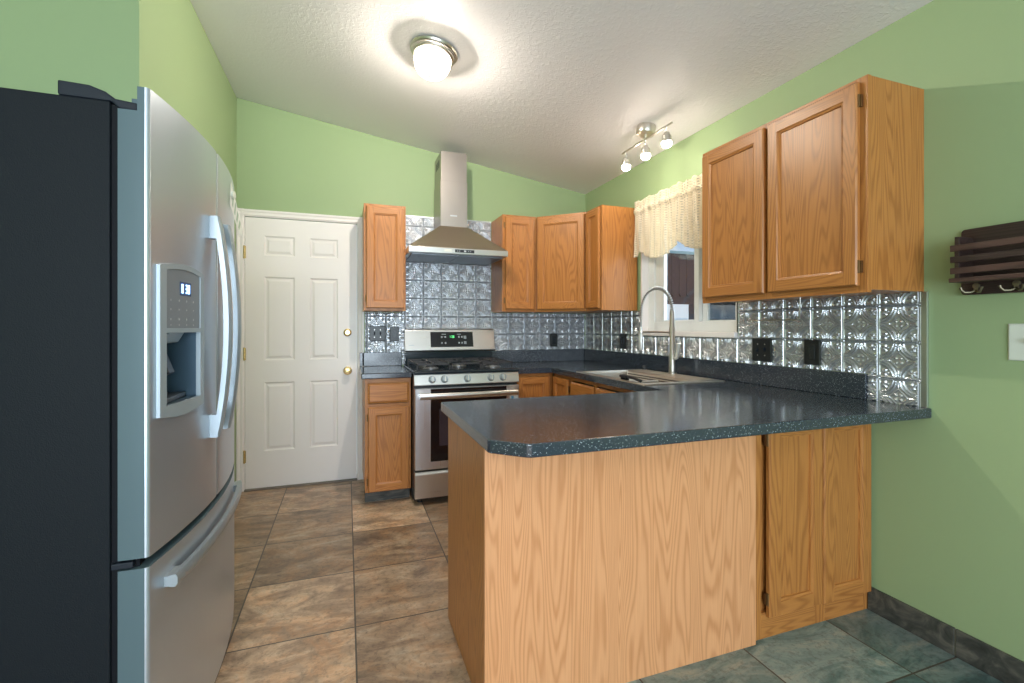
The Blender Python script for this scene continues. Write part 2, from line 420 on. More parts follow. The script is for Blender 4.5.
# casing: two legs and a head, moulded profile
def casing_leg(x_in, sgn):
    cs.prism([(x_in + sgn * a, D + b) for a, b in prof], 2, 0, DZ1 + .055)
casing_leg(DX1 + .0025, 1); casing_leg(DX0 - .0025, -1)
cs.prism([(D + b, DZ1 + .0005 + a) for a, b in prof], 0, DX0 - .058, DX1 + .058)
struct('casing', cs, WHITE, dr)
struct('threshold', MB().box(DX0 - .004, D - .03, 0, DX1 + .004, D + .1, .010), simple('grey_threshold', (.18, .15, .12), .5), dr)
kn = MB().lathe([(.033, 0), (.033, .006), (.013, .010), (.012, .03), (.026, .038), (.030, .05), (.024, .062), (0, .066)], (.006, D - .004, .874), (0, -1, 0))
struct('knob', kn, BRASS, dr, smooth=40)
struct('deadbolt', MB().lathe([(.031, 0), (.029, .010), (.018, .014), (.018, .019), (0, .020)], (.006, D - .004, 1.177), (0, -1, 0)), BRASS, dr, smooth=40)
for z in (1.778, 1.02, .255):
    h = MB().box(DX0 - .016, D - .012, z - .045, DX0 + .006, D - .004, z + .045).tube([(DX0 - .005, D - .014, z - .048), (DX0 - .005, D - .014, z + .048)], .006)
    struct('hinge', h, BRASS, dr)

# kitchen window
wnd = bpy.data.objects.new('window_1', None); COL.objects.link(wnd); wnd['kind'] = 'structure'
ln = MB()
ln.box(W - .012, WY1 - .005, WZ0 - .02, W + .15, WY1 + .012, WZ1 + .012).box(W - .0, WY0 - .012, WZ0 - .02, W + .15, WY0 + .004, WZ1 + .012).box(W, WY0 + .004, WZ1 - .004, W + .15, WY1 - .005, WZ1 + .012).box(W + .006, WY0 + .004, WZ0 - .02, W + .15, WY1 - .005, WZ0 + .004)
struct('jamb_liner', ln, WHITE, wnd)
struct('sill', MB().box(W - .030, WY0 - .012, 1.157, W + .005, WY1 + .014, 1.190), WHITE, wnd, bevel=.004)
fx0, fx1 = W + .045, W + .12
fr = MB()
fr.box(fx0, WY0 + .0045, WZ0 + .0045, fx1, WY0 + .055, WZ1 - .0045).box(fx0, WY1 - .075, WZ0 + .0045, fx1, WY1 - .0055, WZ1 - .0045).box(fx0, WY0 + .055, WZ0 + .0045, fx1, WY1 - .075, WZ0 + .072).box(fx0, WY0 + .055, WZ1 - .05, fx1, WY1 - .075, WZ1 - .0045)
struct('frame', fr, VINYL, wnd, bevel=.003)
sa = MB(); s0, s1 = fx0 + .012, fx0 + .042
sa.box(s0, 2.50, 1.2575, s1, 2.545, WZ1 - .051).box(s0, 2.86, 1.2575, s1, 2.9595, WZ1 - .051).box(s0, 2.545, 1.2575, s1, 2.86, 1.27).box(s0, 2.545, WZ1 - .085, s1, 2.86, WZ1 - .051)
struct('sash', sa, VINYL, wnd, bevel=.003)
sb = MB(); r0, r1 = fx0 + .045, fx0 + .070
sb.box(r0, 2.46, 1.2575, r1, 2.52, WZ1 - .051).box(r0, 2.181, 1.2575, r1, 2.195, WZ1 - .051).box(r0, 2.195, 1.2575, r1, 2.46, 1.264).box(r0, 2.195, WZ1 - .085, r1, 2.46, WZ1 - .051)
struct('sash', sb, VINYL, wnd, bevel=.003)
struct('pane', MB().box(s0 + .012, 2.54, 1.265, s0 + .018, 2.865, WZ1 - .08), PANE, wnd)
struct('pane', MB().box(r0 + .008, 2.19, 1.258, r0 + .014, 2.465, WZ1 - .08), PANE, wnd)
struct('insect_screen', MB().box(r1 + .004, 2.18, 1.25, r1 + .006, 2.50, WZ1 - .06), SCREEN, wnd)

# outside the window: a brown board fence over a snow bank
fo = Thing('board_fence', 'dark brown fence of dog-eared boards seen outside through the kitchen window', 'fence', (5.3, 6.0, 0))
x = 4.30
fbm = MB()
while x < 6.6:
    w = .135
    fbm.prism([(x, 1.74), (x + .03, 1.70), (x + w - .03, 1.70), (x + w, 1.74), (x + w, 2.36), (x, 2.36)], 1, 5.985, 6.005); x += .142
fo.part('boards', fbm, FENCE)
fo.part('rail', MB().box(4.3, 6.0075, 1.58, 6.6, 6.05, 1.76).box(4.3, 6.01, 2.27, 6.6, 6.05, 2.34), FENCE)
fo.part('cap_rail', MB().box(4.25, 5.96, 2.36, 6.65, 6.07, 2.40), simple('pale_teal_cap', (.35, .50, .52), .6))
for px in (4.45, 5.14, 6.3):
    fo.part('post', MB().box(px, 6.01, .5, px + .09, 6.10, 2.36), FENCE)
gm = MB(); GN = 26
def gh(x, y): return -.3 + 1.75 * (1 - math.exp(-max(0, (x - 3.2) * .5 + (y - 3) * .4) ** 1.3 * .35)) + .06 * math.sin(x * 2.1 + y) + .04 * math.sin(y * 3.3)
P = [(2.6 + 14 * i / GN, -2 + 22 * j / GN, gh(2.6 + 14 * i / GN, -2 + 22 * j / GN)) for i in range(GN + 1) for j in range(GN + 1)]
F = [(i * (GN + 1) + j, (i + 1) * (GN + 1) + j, (i + 1) * (GN + 1) + j + 1, i * (GN + 1) + j + 1) for i in range(GN) for j in range(GN)]
gm.add(P, F); struct('ground', gm, SNOW, smooth=60)

# ------------------------------------------------------------------ pressed tin backsplash
TP = .151
def tin_h(a, b):
    """Height (0..1) of the pressed pattern at tile coordinates a, b."""
    a -= math.floor(a); b -= math.floor(b)
    ax, bx = abs(a - .5), abs(b - .5)
    ex, ez = .5 - ax, .5 - bx
    h = .35
    e = min(ex, ez)
    if e < .055:
        h = .35 + .5 * max(0, 1 - abs(e - .028) / .022)             # double border ridge
        if e < .010: h = .12
        if max(ex, ez) < .055: h = .2 + .8 * max(0, 1 - math.hypot(ex - .0, ez - .0) / .04)   # corner bead
        return h
    r = math.hypot(.5 - ax, .5 - bx)                                 # distance from the nearest corner
    # four arcs round the corners draw the concave star
    for rr, wd_, am in ((.462, .026, .65), (.388, .026, .65)):
        h = max(h, .35 + am * max(0, 1 - abs(r - rr) / wd_))
    if r < .37:
        # ivy leaf in each corner
        q = r - .20; th = math.atan2(.5 - bx, .5 - ax) - PI / 4
        lf = .085 + .030 * math.cos(5 * math.atan2((.5 - bx - .165), (.5 - ax - .165)) + .9)
        dd = math.hypot(.5 - ax - .165, .5 - bx - .165)
        if dd < lf: h = max(h, .42 + .5 * min(1, (lf - dd) / .03) - .25 * (abs(th) < .05))
    if r > .47:
        d = math.hypot(ax, bx)
        h = max(h, .26)
        # four petals and diamond at the star's centre
        pd = math.hypot(ax - .062, bx - .062)
        h = max(h, .3 + .6 * max(0, 1 - pd / .055))
        h = max(h, .3 + .45 * max(0, 1 - abs(ax + bx - .225) / .022)) if max(ax, bx) < .24 else h
        if d > .26: h = max(h, .3 + .45 * max(0, 1 - min(ax, bx) / .03))
    return h
RES = 58
def tin_sheet(s0, s1, z0, z1, sref, zref, put, keep, depth=.012, base=.001):
    step = TP / RES
    ni = int(round((s1 - s0) / step)); nj = int(round((z1 - z0) / step))
    mb = MB(); idx = {}
    def inside(i, j): return 0 <= i < ni and 0 <= j < nj and keep(s0 + (i + .5) * step, z0 + (j + .5) * step)
    def vert(i, j):
        if (i, j) in idx: return idx[i, j]
        s, z = s0 + i * step, z0 + j * step
        h = base + depth * tin_h((s - sref) / TP, (z - zref) / TP)
        idx[i, j] = len(mb.v); mb.v.append(Vector(put(s, z, h))); return idx[i, j]
    for i in range(ni):
        for j in range(nj):
            if inside(i, j):
                mb.f.append((vert(i, j), vert(i + 1, j), vert(i + 1, j + 1), vert(i, j + 1))); mb.m.append(0)
    # folded edges back to the wall
    for i in range(ni):
        for j in range(nj):
            if inside(i, j):
                for di, dj, p, q in ((-1, 0, (i, j), (i, j + 1)), (1, 0, (i + 1, j), (i + 1, j + 1)), (0, -1, (i, j), (i + 1, j)), (0, 1, (i, j + 1), (i + 1, j + 1))):
                    if not inside(i + di, j + dj):
                        k = len(mb.v)
                        for r in (p, q): mb.v.append(Vector(put(s0 + r[0] * step, z0 + r[1] * step, 0)))
                        mb.f.append((vert(*p), vert(*q), k + 1, k)); mb.m.append(0)
    return mb
ZR = 1.0055
tb = Thing('tin_backsplash', 'pressed tin backsplash panels on the back wall behind the range and hood', 'backsplash', (1.1, D, 1.02))
tb.part('tin_sheet', tin_sheet(.139, W - .012, .907, 2.140, .453, ZR, lambda s, z, h: (s, D - .0005 - h, z), lambda s, z: (z < 1.338 or .426 < s < 1.195 or (z < 1.345 and s > 1.)) and (z > 1.0175 or .4297 < s < 1.188)), TIN, smooth=50)
tb.part('trim', MB().box(.43, D - .009, 2.139, 1.195, D - .0006, 2.147), TINTRIM)
tw = Thing('tin_backsplash', 'pressed tin backsplash running under the kitchen window and the large upper cabinet', 'backsplash', (W, 2.5, .92))
def keep_w(s, z):
    if s < 1.397: return z < 1.3575
    if s < WY0 - .014: return 1.0175 < z < 1.3575
    if s < WY1 + .014: return 1.0175 < z < 1.1555
    return 1.0175 < z < 1.3465 and (z < 1.3455)
tw.part('tin_sheet', tin_sheet(1.196, D - .014, .9055, 1.360, 1.202, ZR, lambda s, z, h: (W - .0005 - h, s, z), keep_w), TIN, smooth=50)
tw.part('edge_trim', MB().box(W - .0115, 1.174, .9055, W - .0006, 1.1955, 1.3575), TINTRIM, bevel=.002)

# ------------------------------------------------------------------ cabinets
def oh(u): return OHX if abs(u[0]) >= abs(u[1]) else OHY
def cab_door(th, fr_, a0, a1, c0, c1, hinge='l', fwid=.052, b0=.004, name='door', hinges=True, t=.019, mv=None):
    """A framed door with a recessed flat panel; returns the door part."""
    u = fr_[1]; mb = MB(fr_); bt = b0 + t; e = .005
    # edge and chamfer
    def ring(i, b): return [(a0 + i, b, c0 + i), (a1 - i, b, c0 + i), (a1 - i, b, c1 - i), (a0 + i, b, c1 - i)]
    def rails(r0, r1):
        P = r0 + r1
        mb.add(P, [(3, 0, 4, 7), (1, 2, 6, 5)], 0); mb.add(P, [(0, 1, 5, 4), (2, 3, 7, 6)], 1)
    rails(ring(0, b0), ring(0, bt - .006)); rails(ring(0, bt - .006), ring(e, bt))
    i0, i1 = e, fwid
    for xa, xb in ((a0 + i0, a0 + i1), (a1 - i1, a1 - i0)):
        mb.add([(xa, bt, c0 + i0), (xb, bt, c0 + i0), (xb, bt, c1 - i0), (xa, bt, c1 - i0)], [(0, 1, 2, 3)], 0)
    for za, zb in ((c0 + i0, c0 + i1), (c1 - i1, c1 - i0)):
        mb.add([(a0 + i1, bt, za), (a1 - i1, bt, za), (a1 - i1, bt, zb), (a0 + i1, bt, zb)], [(0, 1, 2, 3)], 1)
    rails(ring(i1, bt), ring(i1 + .003, bt - .004)); rails(ring(i1 + .003, bt - .004), ring(i1 + .010, bt - .006)); rails(ring(i1 + .010, bt - .006), ring(i1 + .012, bt - .014))
    mb.add(ring(0, b0), [(3, 2, 1, 0)], 0)
    d = th.part(name, mb, [mv or OV, oh(u)], recalc=False)
    k = i1 + .008
    th.part('panel', MB(fr_).box(a0 + k, b0 + .002, c0 + k, a1 - k, bt - .0125, c1 - k), OV, d)
    if hinges:
        ha = a0 - .010 if hinge == 'l' else a1 + .001
        for hz in (c0 + .07, c1 - .07):
            th.part('hinge', MB(fr_).box(ha, .0005, hz - .022, ha + .009, .012, hz + .022).tube([(ha + (.008 if hinge == 'l' else .001), .014, hz - .024), (ha + (.008 if hinge == 'l' else .001), .014, hz + .024)], .004, 8), ABRASS, d)
    return d
def flip_ok(): pass
def drawer(th, fr_, a0, a1, c0, c1, name='drawer'):
    mb = MB(fr_); b0, t = .001, .019
    def ring(i, b): return [(a0 + i, b, c0 + i), (a1 - i, b, c0 + i), (a1 - i, b, c1 - i), (a0 + i, b, c1 - i)]
    mb.loft([ring(0, b0), ring(0, b0 + .010), ring(.010, b0 + .014), ring(.014, b0 + t)])
    return th.part(name, mb, oh(fr_[1]))
def face_frame(th, fr_, w, z0, z1, stiles, rails, t=.019):
    """stiles: (a0,a1) pairs full height; rails: (a0,a1,c0,c1)."""
    mb = MB(fr_)
    for a0, a1 in stiles: mb.box(a0, -t, z0, a1, 0, z1, 0)
    for a0, a1, c0, c1 in rails: mb.box(a0, -t, c0, a1, 0, c1, 1)
    return th.part('face_frame', mb, [OV, oh(fr_[1])], bevel=.001)
DEP = .325; YU = D - DEP; XU = W - DEP
DN, UX = (0, -1, 0), (1, 0, 0)          # facing the camera side of the room
WN, UY = (-1, 0, 0), (0, -1, 0)         # facing away from the window wall
# wall cabinet beside the entry door
c = Thing('wall_cabinet', 'narrow single-door oak wall cabinet between the white entry door and the range hood', 'cabinet', (.27, D, 1.342))
F_ = ((.118, YU, 0), UX, DN)
c.part('carcass', MB().box(.119, YU + .0191, 1.343, .421, D - .0125, 2.135), OV)
face_frame(c, F_, .304, 1.342, 2.137, [(0, .036), (.268, .304)], [(.036, .268, 1.342, 1.375), (.036, .268, 2.10, 2.137)])
cab_door(c, F_, .018, .292, 1.362, 2.118, 'l')
# wall cabinet right of the hood
c = Thing('wall_cabinet', 'single-door oak wall cabinet directly to the window side of the hood', 'cabinet', (1.34, D, 1.347))
F_ = ((1.197, YU, 0), UX, DN)
c.part('carcass', MB().box(1.198, YU + .0191, 1.348, 1.492, D - .0125, 2.139), OV)
face_frame(c, F_, .296, 1.347, 2.141, [(0, .036), (.262, .297)], [(.036, .262, 1.347, 1.38), (.036, .262, 2.10, 2.141)])
cab_door(c, F_, .020, .272, 1.368, 2.122, 'l')
# diagonal corner wall cabinet
c = Thing('wall_cabinet', 'diagonal oak corner wall cabinet with one wide door in the kitchen corner', 'cabinet', (1.85, 3.7, 1.347))
pa, pb = Vector((1.4945, YU, 0)), Vector((XU, 3.3215, 0)); ud = (pb - pa).normalized(); nd = Vector((-abs(ud.y), -abs(ud.x), 0)); wdg = (pb - pa).length
ia, ib = pa - nd * .0195, pb - nd * .0195
c.part('carcass', MB().prism([(1.4945, D - .0125), (1.4945, YU + .03), (ia.x + .008, ia.y + .008), (ib.x + .006, ib.y + .01), (XU + .03, 3.3215), (W - .0125, 3.3215), (W - .0125, D - .0125)], 2, 1.348, 2.139), OV)
F_ = (tuple(pa), tuple(ud), tuple(nd))
face_frame(c, F_, wdg, 1.347, 2.141, [(0.004, .034), (wdg - .034, wdg - .004)], [(.034, wdg - .034, 1.347, 1.38), (.034, wdg - .034, 2.10, 2.141)])
cab_door(c, F_, .016, wdg - .016, 1.366, 2.122, 'r', hinges=False)
# wall cabinet on the window wall beside the valance
c = Thing('wall_cabinet', 'slim oak wall cabinet on the window wall beside the lace valance, pale end panel', 'cabinet', (W, 3.2, 1.347))
F_ = ((XU, 3.3205, 0), UY, WN)
c.part('carcass', MB().box(XU + .0191, 3.0915, 1.348, W - .0125, 3.3200, 2.139), OV)
face_frame(c, F_, .23, 1.347, 2.141, [(0, .03), (.2, .229)], [(.03, .2, 1.347, 1.38), (.03, .2, 2.10, 2.141)])
cab_door(c, F_, .016, .216, 1.366, 2.122, 'l', fwid=.045, hinges=False)
# large double-door wall cabinet
c = Thing('wall_cabinet', 'large two-door oak wall cabinet on the green wall over the peninsula end', 'cabinet', (W, 1.61, 1.36))
YA, YB = 2.040, 1.190; F_ = ((W - .32, YA, 0), UY, WN); wc = YA - YB
c.part('carcass', MB().box(W - .3005, YB + .001, 1.358, W - .0005, YA - .001, 2.150), OV)
face_frame(c, F_, wc, 1.347, 2.152, [(0, .036), (.400, .438), (wc - .042, wc)], [(.036, .400, 1.347, 1.392), (.438, wc - .042, 1.347, 1.392), (.036, .400, 2.112, 2.152), (.438, wc - .042, 2.112, 2.152)])
cab_door(c, F_, .018, .408, 1.374, 2.128, 'l', .050, hinges=False)
cab_door(c, F_, .430, wc - .026, 1.374, 2.132, 'r', .050)

# base cabinets
def base_box(th, x0, y0, x1, y1, z0=.1, z1=.864, name='carcass'): return th.part(name, MB().box(x0, y0, z0, x1, y1, z1), OV)
TOE = simple('dark_toe_kick', (.035, .028, .024), .6)
BF = D - .60
c = Thing('base_cabinet', 'narrow oak base cabinet with one drawer and one door beside the entry door', 'cabinet', (.273, D, 0))
F_ = ((.117, BF, 0), UX, DN)
base_box(c, .118, BF + .0191, .425, D - .001, .085)
face_frame(c, F_, .309, .085, .866, [(0, .028), (.281, .309)], [(.028, .281, .66, .69), (.028, .281, .832, .866), (.028, .281, .085, .11)])
drawer(c, F_, .017, .296, .696, .836); cab_door(c, F_, .020, .296, .090, .668, 'l', .05)
c.part('toe_kick', MB().box(.118, BF + .06, 0, .425, BF + .075, .085), SLATE)
c = Thing('base_cabinet', 'short oak base cabinet just to the window side of the gas range', 'cabinet', (1.33, D, 0))
F_ = ((1.194, BF, 0), UX, DN)
base_box(c, 1.195, BF + .0191, 1.531, D - .001)
face_frame(c, F_, .335, .1, .866, [(0, .03), (.285, .316)], [(.03, .285, .836, .866), (.03, .285, .1, .13)])
cab_door(c, F_, .020, .296, .11, .838, 'l', .05, hinges=False)
c.part('toe_kick', MB().box(1.195, BF + .06, 0, 1.50, BF + .075, .1), TOE)
c = Thing('sink_base_cabinet', 'oak sink base cabinet run under the window with several doors', 'cabinet', (1.85, 2.65, 0))
SX = W - .60; F_ = ((SX, BF - .002, 0), UY, WN); ws = BF - .002 - 1.93
c.part('carcass', MB().box(SX + .0191, 1.931, .1, W - .001, BF - .003, .74), OV)
face_frame(c, F_, ws, .1, .866, [(0, .035), (.27, .31), (.62, .66), (1.0, 1.04), (1.37, ws)], [(.035, .27, .836, .866), (.31, .62, .836, .866), (.66, 1.0, .836, .866), (1.04, 1.37, .836, .866), (.035, 1.37, .1, .13)])
cab_door(c, F_, .022, .278, .11, .838, 'r', .045)
for a0, a1 in ((.312, .648), (.668, 1.01), (1.03, 1.36)):
    drawer(c, F_, a0, a1, .700, .828, 'false_front'); cab_door(c, F_, a0, a1, .11, .685, 'l', .045, hinges=False)
c.part('toe_kick', MB().box(SX + .06, 1.94, 0, SX + .075, BF - .01, .1), TOE)

# peninsula
PXL, PYF = .402, 1.383
pn = Thing('peninsula_cabinet', 'oak peninsula with plain plywood back and a double-door cabinet at the wall end', 'cabinet', (1.25, 1.65, 0))
pn.part('carcass', MB().box(.4245, 1.418, .0, W - .0005, 1.905, .866), OV)
pn.part('end_panel', MB().box(PXL, PYF + .0125, 0, .424, 1.945, .866), OV, bevel=.0008)
pn.part('back_panel', MB().box(PXL - .003, PYF - .002, 0, 1.480, PYF + .012, .866), PLY, bevel=.001)
F_ = ((1.480, 1.399, 0), UX, DN); wp = W - .001 - 1.480
face_frame(pn, F_, wp, 0, .866, [(0, .046), (.335, .39), (wp - .03, wp)], [(.046, .335, 0, .10), (.39, wp - .03, 0, .10), (.046, .335, .83, .866), (.39, wp - .03, .83, .866)], t=.018)
cab_door(pn, F_, .066, .352, .088, .848, 'l', .054)
cab_door(pn, F_, .360, wp - .010, .084, .848, 'r', .054, hinges=False)
pn.part('corner_trim', MB().box(.4245, PYF + .0121, 0, 1.48, 1.4175, .02), OV)

# ------------------------------------------------------------------ countertops
CT0, CT1 = .8665, .905
def lip(th, mb): th.part('backsplash_lip', mb, LAM, bevel=.003)
c = Thing('countertop', 'short piece of dark speckled laminate countertop between entry door and range', 'countertop', (.26, D, CT0))
c.part('top', MB().box(.092, D - .635, CT0, .4285, D - .0005, CT1), LAM, bevel=.006)
lip(c, MB().box(.098, D - .019, CT1 + .0002, .428, D - .0005, 1.016))
c = Thing('countertop', 'dark speckled laminate countertop turning the corner and holding the sink', 'countertop', (1.8, 3.0, CT0))
SK = (1.515, 2.055, 2.150, 2.925)     # sink cut-out x0 x1 y0 y1
XF = W - .635
m_ = MB(); XW = W - .0005
m_.box(1.1915, D - .635, CT0, XW, D - .0005, CT1); m_.box(XF, SK[3] - .012, CT0, XW, D - .635, CT1); m_.box(XF, 1.9485, CT0, XW, SK[2] + .012, CT1)
m_.box(XF, SK[2] + .012, CT0, SK[0] + .012, SK[3] - .012, CT1); m_.box(SK[1] - .012, SK[2] + .012, CT0, XW, SK[3] - .012, CT1)
c.part('top', m_, LAM)
lip(c, MB().box(1.1915, D - .019, CT1 + .0002, W - .0195, D - .0005, 1.016).box(W - .019, 1.9485, CT1 + .0002, W - .0005, D - .0005, 1.016))
c = Thing('countertop', 'wide dark speckled peninsula countertop with a clipped front corner', 'countertop', (1.25, 1.55, CT0))
ptop = [(.371, 1.258), (.376, 1.246), (.455, 1.170), (.467, 1.1645), (W - .0005, 1.164), (W - .0005, 1.948), (.371, 1.948)]
c.part('top', MB().prism(ptop, 2, CT0, CT1), LAM, bevel=.005, seg=3)
lip(c, MB().box(W - .019, 1.398, CT1 + .0002, W - .0005, 1.948, 1.016))

# ------------------------------------------------------------------ sink, faucet
sk = Thing('kitchen_sink', 'stainless drop-in kitchen sink under the window with a ridged rear deck', 'sink', (1.78, 2.5, CT1))
x0, x1, y0, y1 = SK[0] - .006, SK[1] + .01, SK[2] - .012, SK[3] + .012
rz = CT1 + .006
bx0, bx1, by0, by1, bz = SK[0] + .03, 1.90, SK[2] + .035, SK[3] - .035, .745
rm = MB()
def rct(xa, xb, ya, yb, z): return [(xa, ya, z), (xb, ya, z), (xb, yb, z), (xa, yb, z)]
rm.loft([rct(x0, x1, y0, y1, CT1 + .0003), rct(x0 + .003, x1 - .003, y0 + .003, y1 - .003, rz), rct(bx0, bx1, by0, by1, rz), rct(bx0 + .006, bx1 - .006, by0 + .006, by1 - .006, rz - .012), rct(bx0 + .02, bx1 - .02, by0 + .02, by1 - .02, bz), ], caps=False)
rm.add(rct(bx0 + .02, bx1 - .02, by0 + .02, by1 - .02, bz), [(0, 1, 2, 3)])
sk.part('bowl', rm, ST_SINK, bevel=.003, recalc=False)
sk.part('divider', MB().box(bx0 + .014, 2.50, bz, bx1 - .014, 2.525, rz - .03), ST_SINK, bevel=.008)
CREAM = simple('warm_satin_steel', (.62, .55, .46), .35, .55)
for k, (za, zb, xp) in enumerate(((.0165, .0095, .010), (.0310, .0240, .016), (.0455, .0385, .022))):
    sk.part('ledge', MB().box(bx1 - .006 - xp, by0 + .03, rz - za, bx1 - .004, by1 - .03, rz - zb), CREAM, bevel=.001)
    sk.part('groove', MB().box(bx1 - .010 - xp, by0 + .03, rz - za - .0073, bx1 - .005, by1 - .03, rz - za - .0002), SINK_REFL)  # dark reflection bands of the steel basin wall, put in as brown colour
sk.part('deck_strip', MB().box(bx1 + .03, by0 + .02, rz + .0003, x1 - .03, by1 - .02, rz + .003), CREAM, bevel=.001)
for yy in (2.32, 2.70):
    sk.part('drain', MB().lathe([(.045, 0), (.045, .003), (.035, .004), (.02, .001), (0, .001)], (1.72, yy, bz + .0005)), NICKEL, smooth=40)
fa = Thing('kitchen_faucet', 'tall brushed nickel spring faucet standing behind the sink', 'faucet', (2.02, 2.555, rz))
fxx, fy = 2.020, 2.555
FAU = simple('brushed_faucet_steel', (.50, .47, .43), .3, 1.)
fa.part('body', MB().lathe([(.028, 0), (.028, .006), (.0215, .010), (.0215, .13), (.0180, .136), (.0180, .30), (.0155, .305), (.0155, .40), (.0125, .415), (0, .416)], (fxx, fy, rz + .0035)), FAU, smooth=35)
R_ = .172; topz = 1.330
arc = [(fxx, fy, 1.31)] + [(fxx, fy + R_ - R_ * math.cos(t * PI / 24), topz + R_ * .93 * math.sin(t * PI / 24)) for t in range(0, 25)] + [(fxx, fy + 2 * R_ + .004, 1.27), (fxx, fy + 2 * R_ + .002, 1.20)]
fa.part('hose', MB().tube(arc, .0062, 10), simple('grey_hose', (.26, .26, .26), .4, .2), smooth=60)
# the spring: a helix round the hose
pts = []
L = [0]
A_ = [Vector(p) for p in arc[:-1]]
for i in range(1, len(A_)): L.append(L[-1] + (A_[i] - A_[i - 1]).length)
turns = 34; NS = turns * 9
for q in range(NS + 1):
    s_ = L[-1] * q / NS
    i = max(k for k in range(len(L)) if L[k] <= s_ + 1e-9); i = min(i, len(A_) - 2)
    t = (s_ - L[i]) / (L[i + 1] - L[i]); p = A_[i].lerp(A_[i + 1], t); tg = (A_[i + 1] - A_[i]).normalized()
    e1 = Vector((1, 0, 0)); e2 = tg.cross(e1); an = 2 * PI * turns * q / NS
    pts.append(p + e1 * .0102 * math.cos(an) + e2 * .0102 * math.sin(an))
fa.part('spring', MB().tube(pts, .0032, 6), FAU, smooth=60)
hy = fy + 2 * R_ + .002
fa.part('spray_head', MB().lathe([(.008, 0), (.011, -.01), (.011, -.05), (.0155, -.07), (.0165, -.16), (.014, -.168), (0, -.168)], (fxx, hy, 1.222)), simple('pale_grey_spray_head', (.70, .70, .68), .3, .4), smooth=35)
fa.part('holder_arm', MB().tube([(fxx, fy + .015, 1.185), (fxx, hy - .02, 1.185)], .006, 8).lathe([(.024, -.006), (.024, .006)], (fxx, hy, 1.185)), NICKEL, smooth=40)
fa.part('lever', MB().tube([(fxx, fy - .02, 1.015), (fxx, fy - .045, 1.02), (fxx - .004, fy - .060, 1.06), (fxx - .006, fy - .070, 1.115)], [.012, .012, .010, .012], 10), simple('satin_lever', (.72, .72, .70), .3, .5), smooth=50)
single('air_gap_cap', 'small black deck hole cap at the back corner of the sink', 'sink cap', MB().lathe([(.016, 0), (.016, .022), (.012, .028), (0, .029)], (2.03, 2.872, rz + .0035)), BLACK, (2.03, 2.872, rz), smooth=40)
br = Thing('dish_brush', 'black dish brush lying on the front rim of the sink', 'brush', (1.53, 2.31, rz))
br.part('head', MB().prism([(1.520, 2.33), (1.557, 2.335), (1.56, 2.405), (1.523, 2.41)], 2, rz + .012, rz + .028), BLACK, bevel=.006)
br.part('bristles', MB().prism([(1.526, 2.34), (1.552, 2.343), (1.554, 2.398), (1.529, 2.402)], 2, rz + .0005, rz + .012), GASKET, bevel=.003)
br.part('handle', MB().tube([(1.538, 2.34, rz + .020), (1.534, 2.27, rz + .018), (1.530, 2.20, rz + .010)], [.010, .008, .009], 10), BLACK, smooth=50)

# ------------------------------------------------------------------ gas range
RX0, RX1, RYF = .4312, 1.1885, 3.221
rg = Thing('gas_range', 'freestanding stainless gas range with black cooktop beneath the hood', 'range', (.81, 3.55, 0))
rg.part('body', MB().box(RX0 + .002, RYF + .03, .03, RX1 - .002, D - .03, .885), BLACK)
for xx in (RX0 + .05, RX1 - .05):
    for yy in (RYF + .08, D - .1): rg.part('foot', MB().lathe([(.018, 0), (.018, .029)], (xx, yy, .0003)), BLACK)
cp = MB().prism([(RYF - .005, .818), (RYF - .012, .822), (RYF + .006, .894), (RYF + .031, .894), (RYF + .031, .818)], 0, RX0, RX1)
rg.part('control_panel', cp, ST_X, bevel=.002)
for xx in (.553, .639, .802, .975, 1.065):
    k = rg.part('knob', MB().lathe([(.026, 0), (.026, .004), (.022, .008), (.0205, .028), (.017, .031), (0, .031)], (xx, RYF - .0045, .858), (0, -1, .24)), HANDLE, smooth=35)
    rg.part('grip', MB().obox((xx, RYF - .038, .866), (.004, 0, 0), (0, .004, -.001), (0, .004, .018)), NICKEL, k)
ck = MB().prism([(RYF - .012, .8945), (RYF - .012, .912), (RYF + .0, .922), (RYF + .03, .917), (D - .10, .917), (D - .10, .8945)], 0, RX0 - .001, RX1 + .001)
rg.part('cooktop', ck, ENAMEL, bevel=.004)
def ringlike(mb, cx, cy, z, r, n=20):
    mb.lathe([(r, 0), (r, .010), (r * .8, .014), (0, .014)], (cx, cy, z))
for cx, cy, r in ((.575, 3.40, .045), (.575, 3.68, .036), (.81, 3.54, .05), (1.045, 3.40, .050), (1.045, 3.68, .032)):
    b_ = rg.part('burner', MB().lathe([(r + .012, 0), (r + .012, .006), (r, .010), (r * .95, .016), (0, .016)], (cx, cy, .9175)), simple('burner_base', (.25, .25, .26), .4, .8), smooth=40)
    rg.part('burner_cap', MB().lathe([(r * .9, 0), (r * .9, .006), (r * .75, .009), (0, .009)], (cx, cy, .934)), IRON, b_, smooth=40)
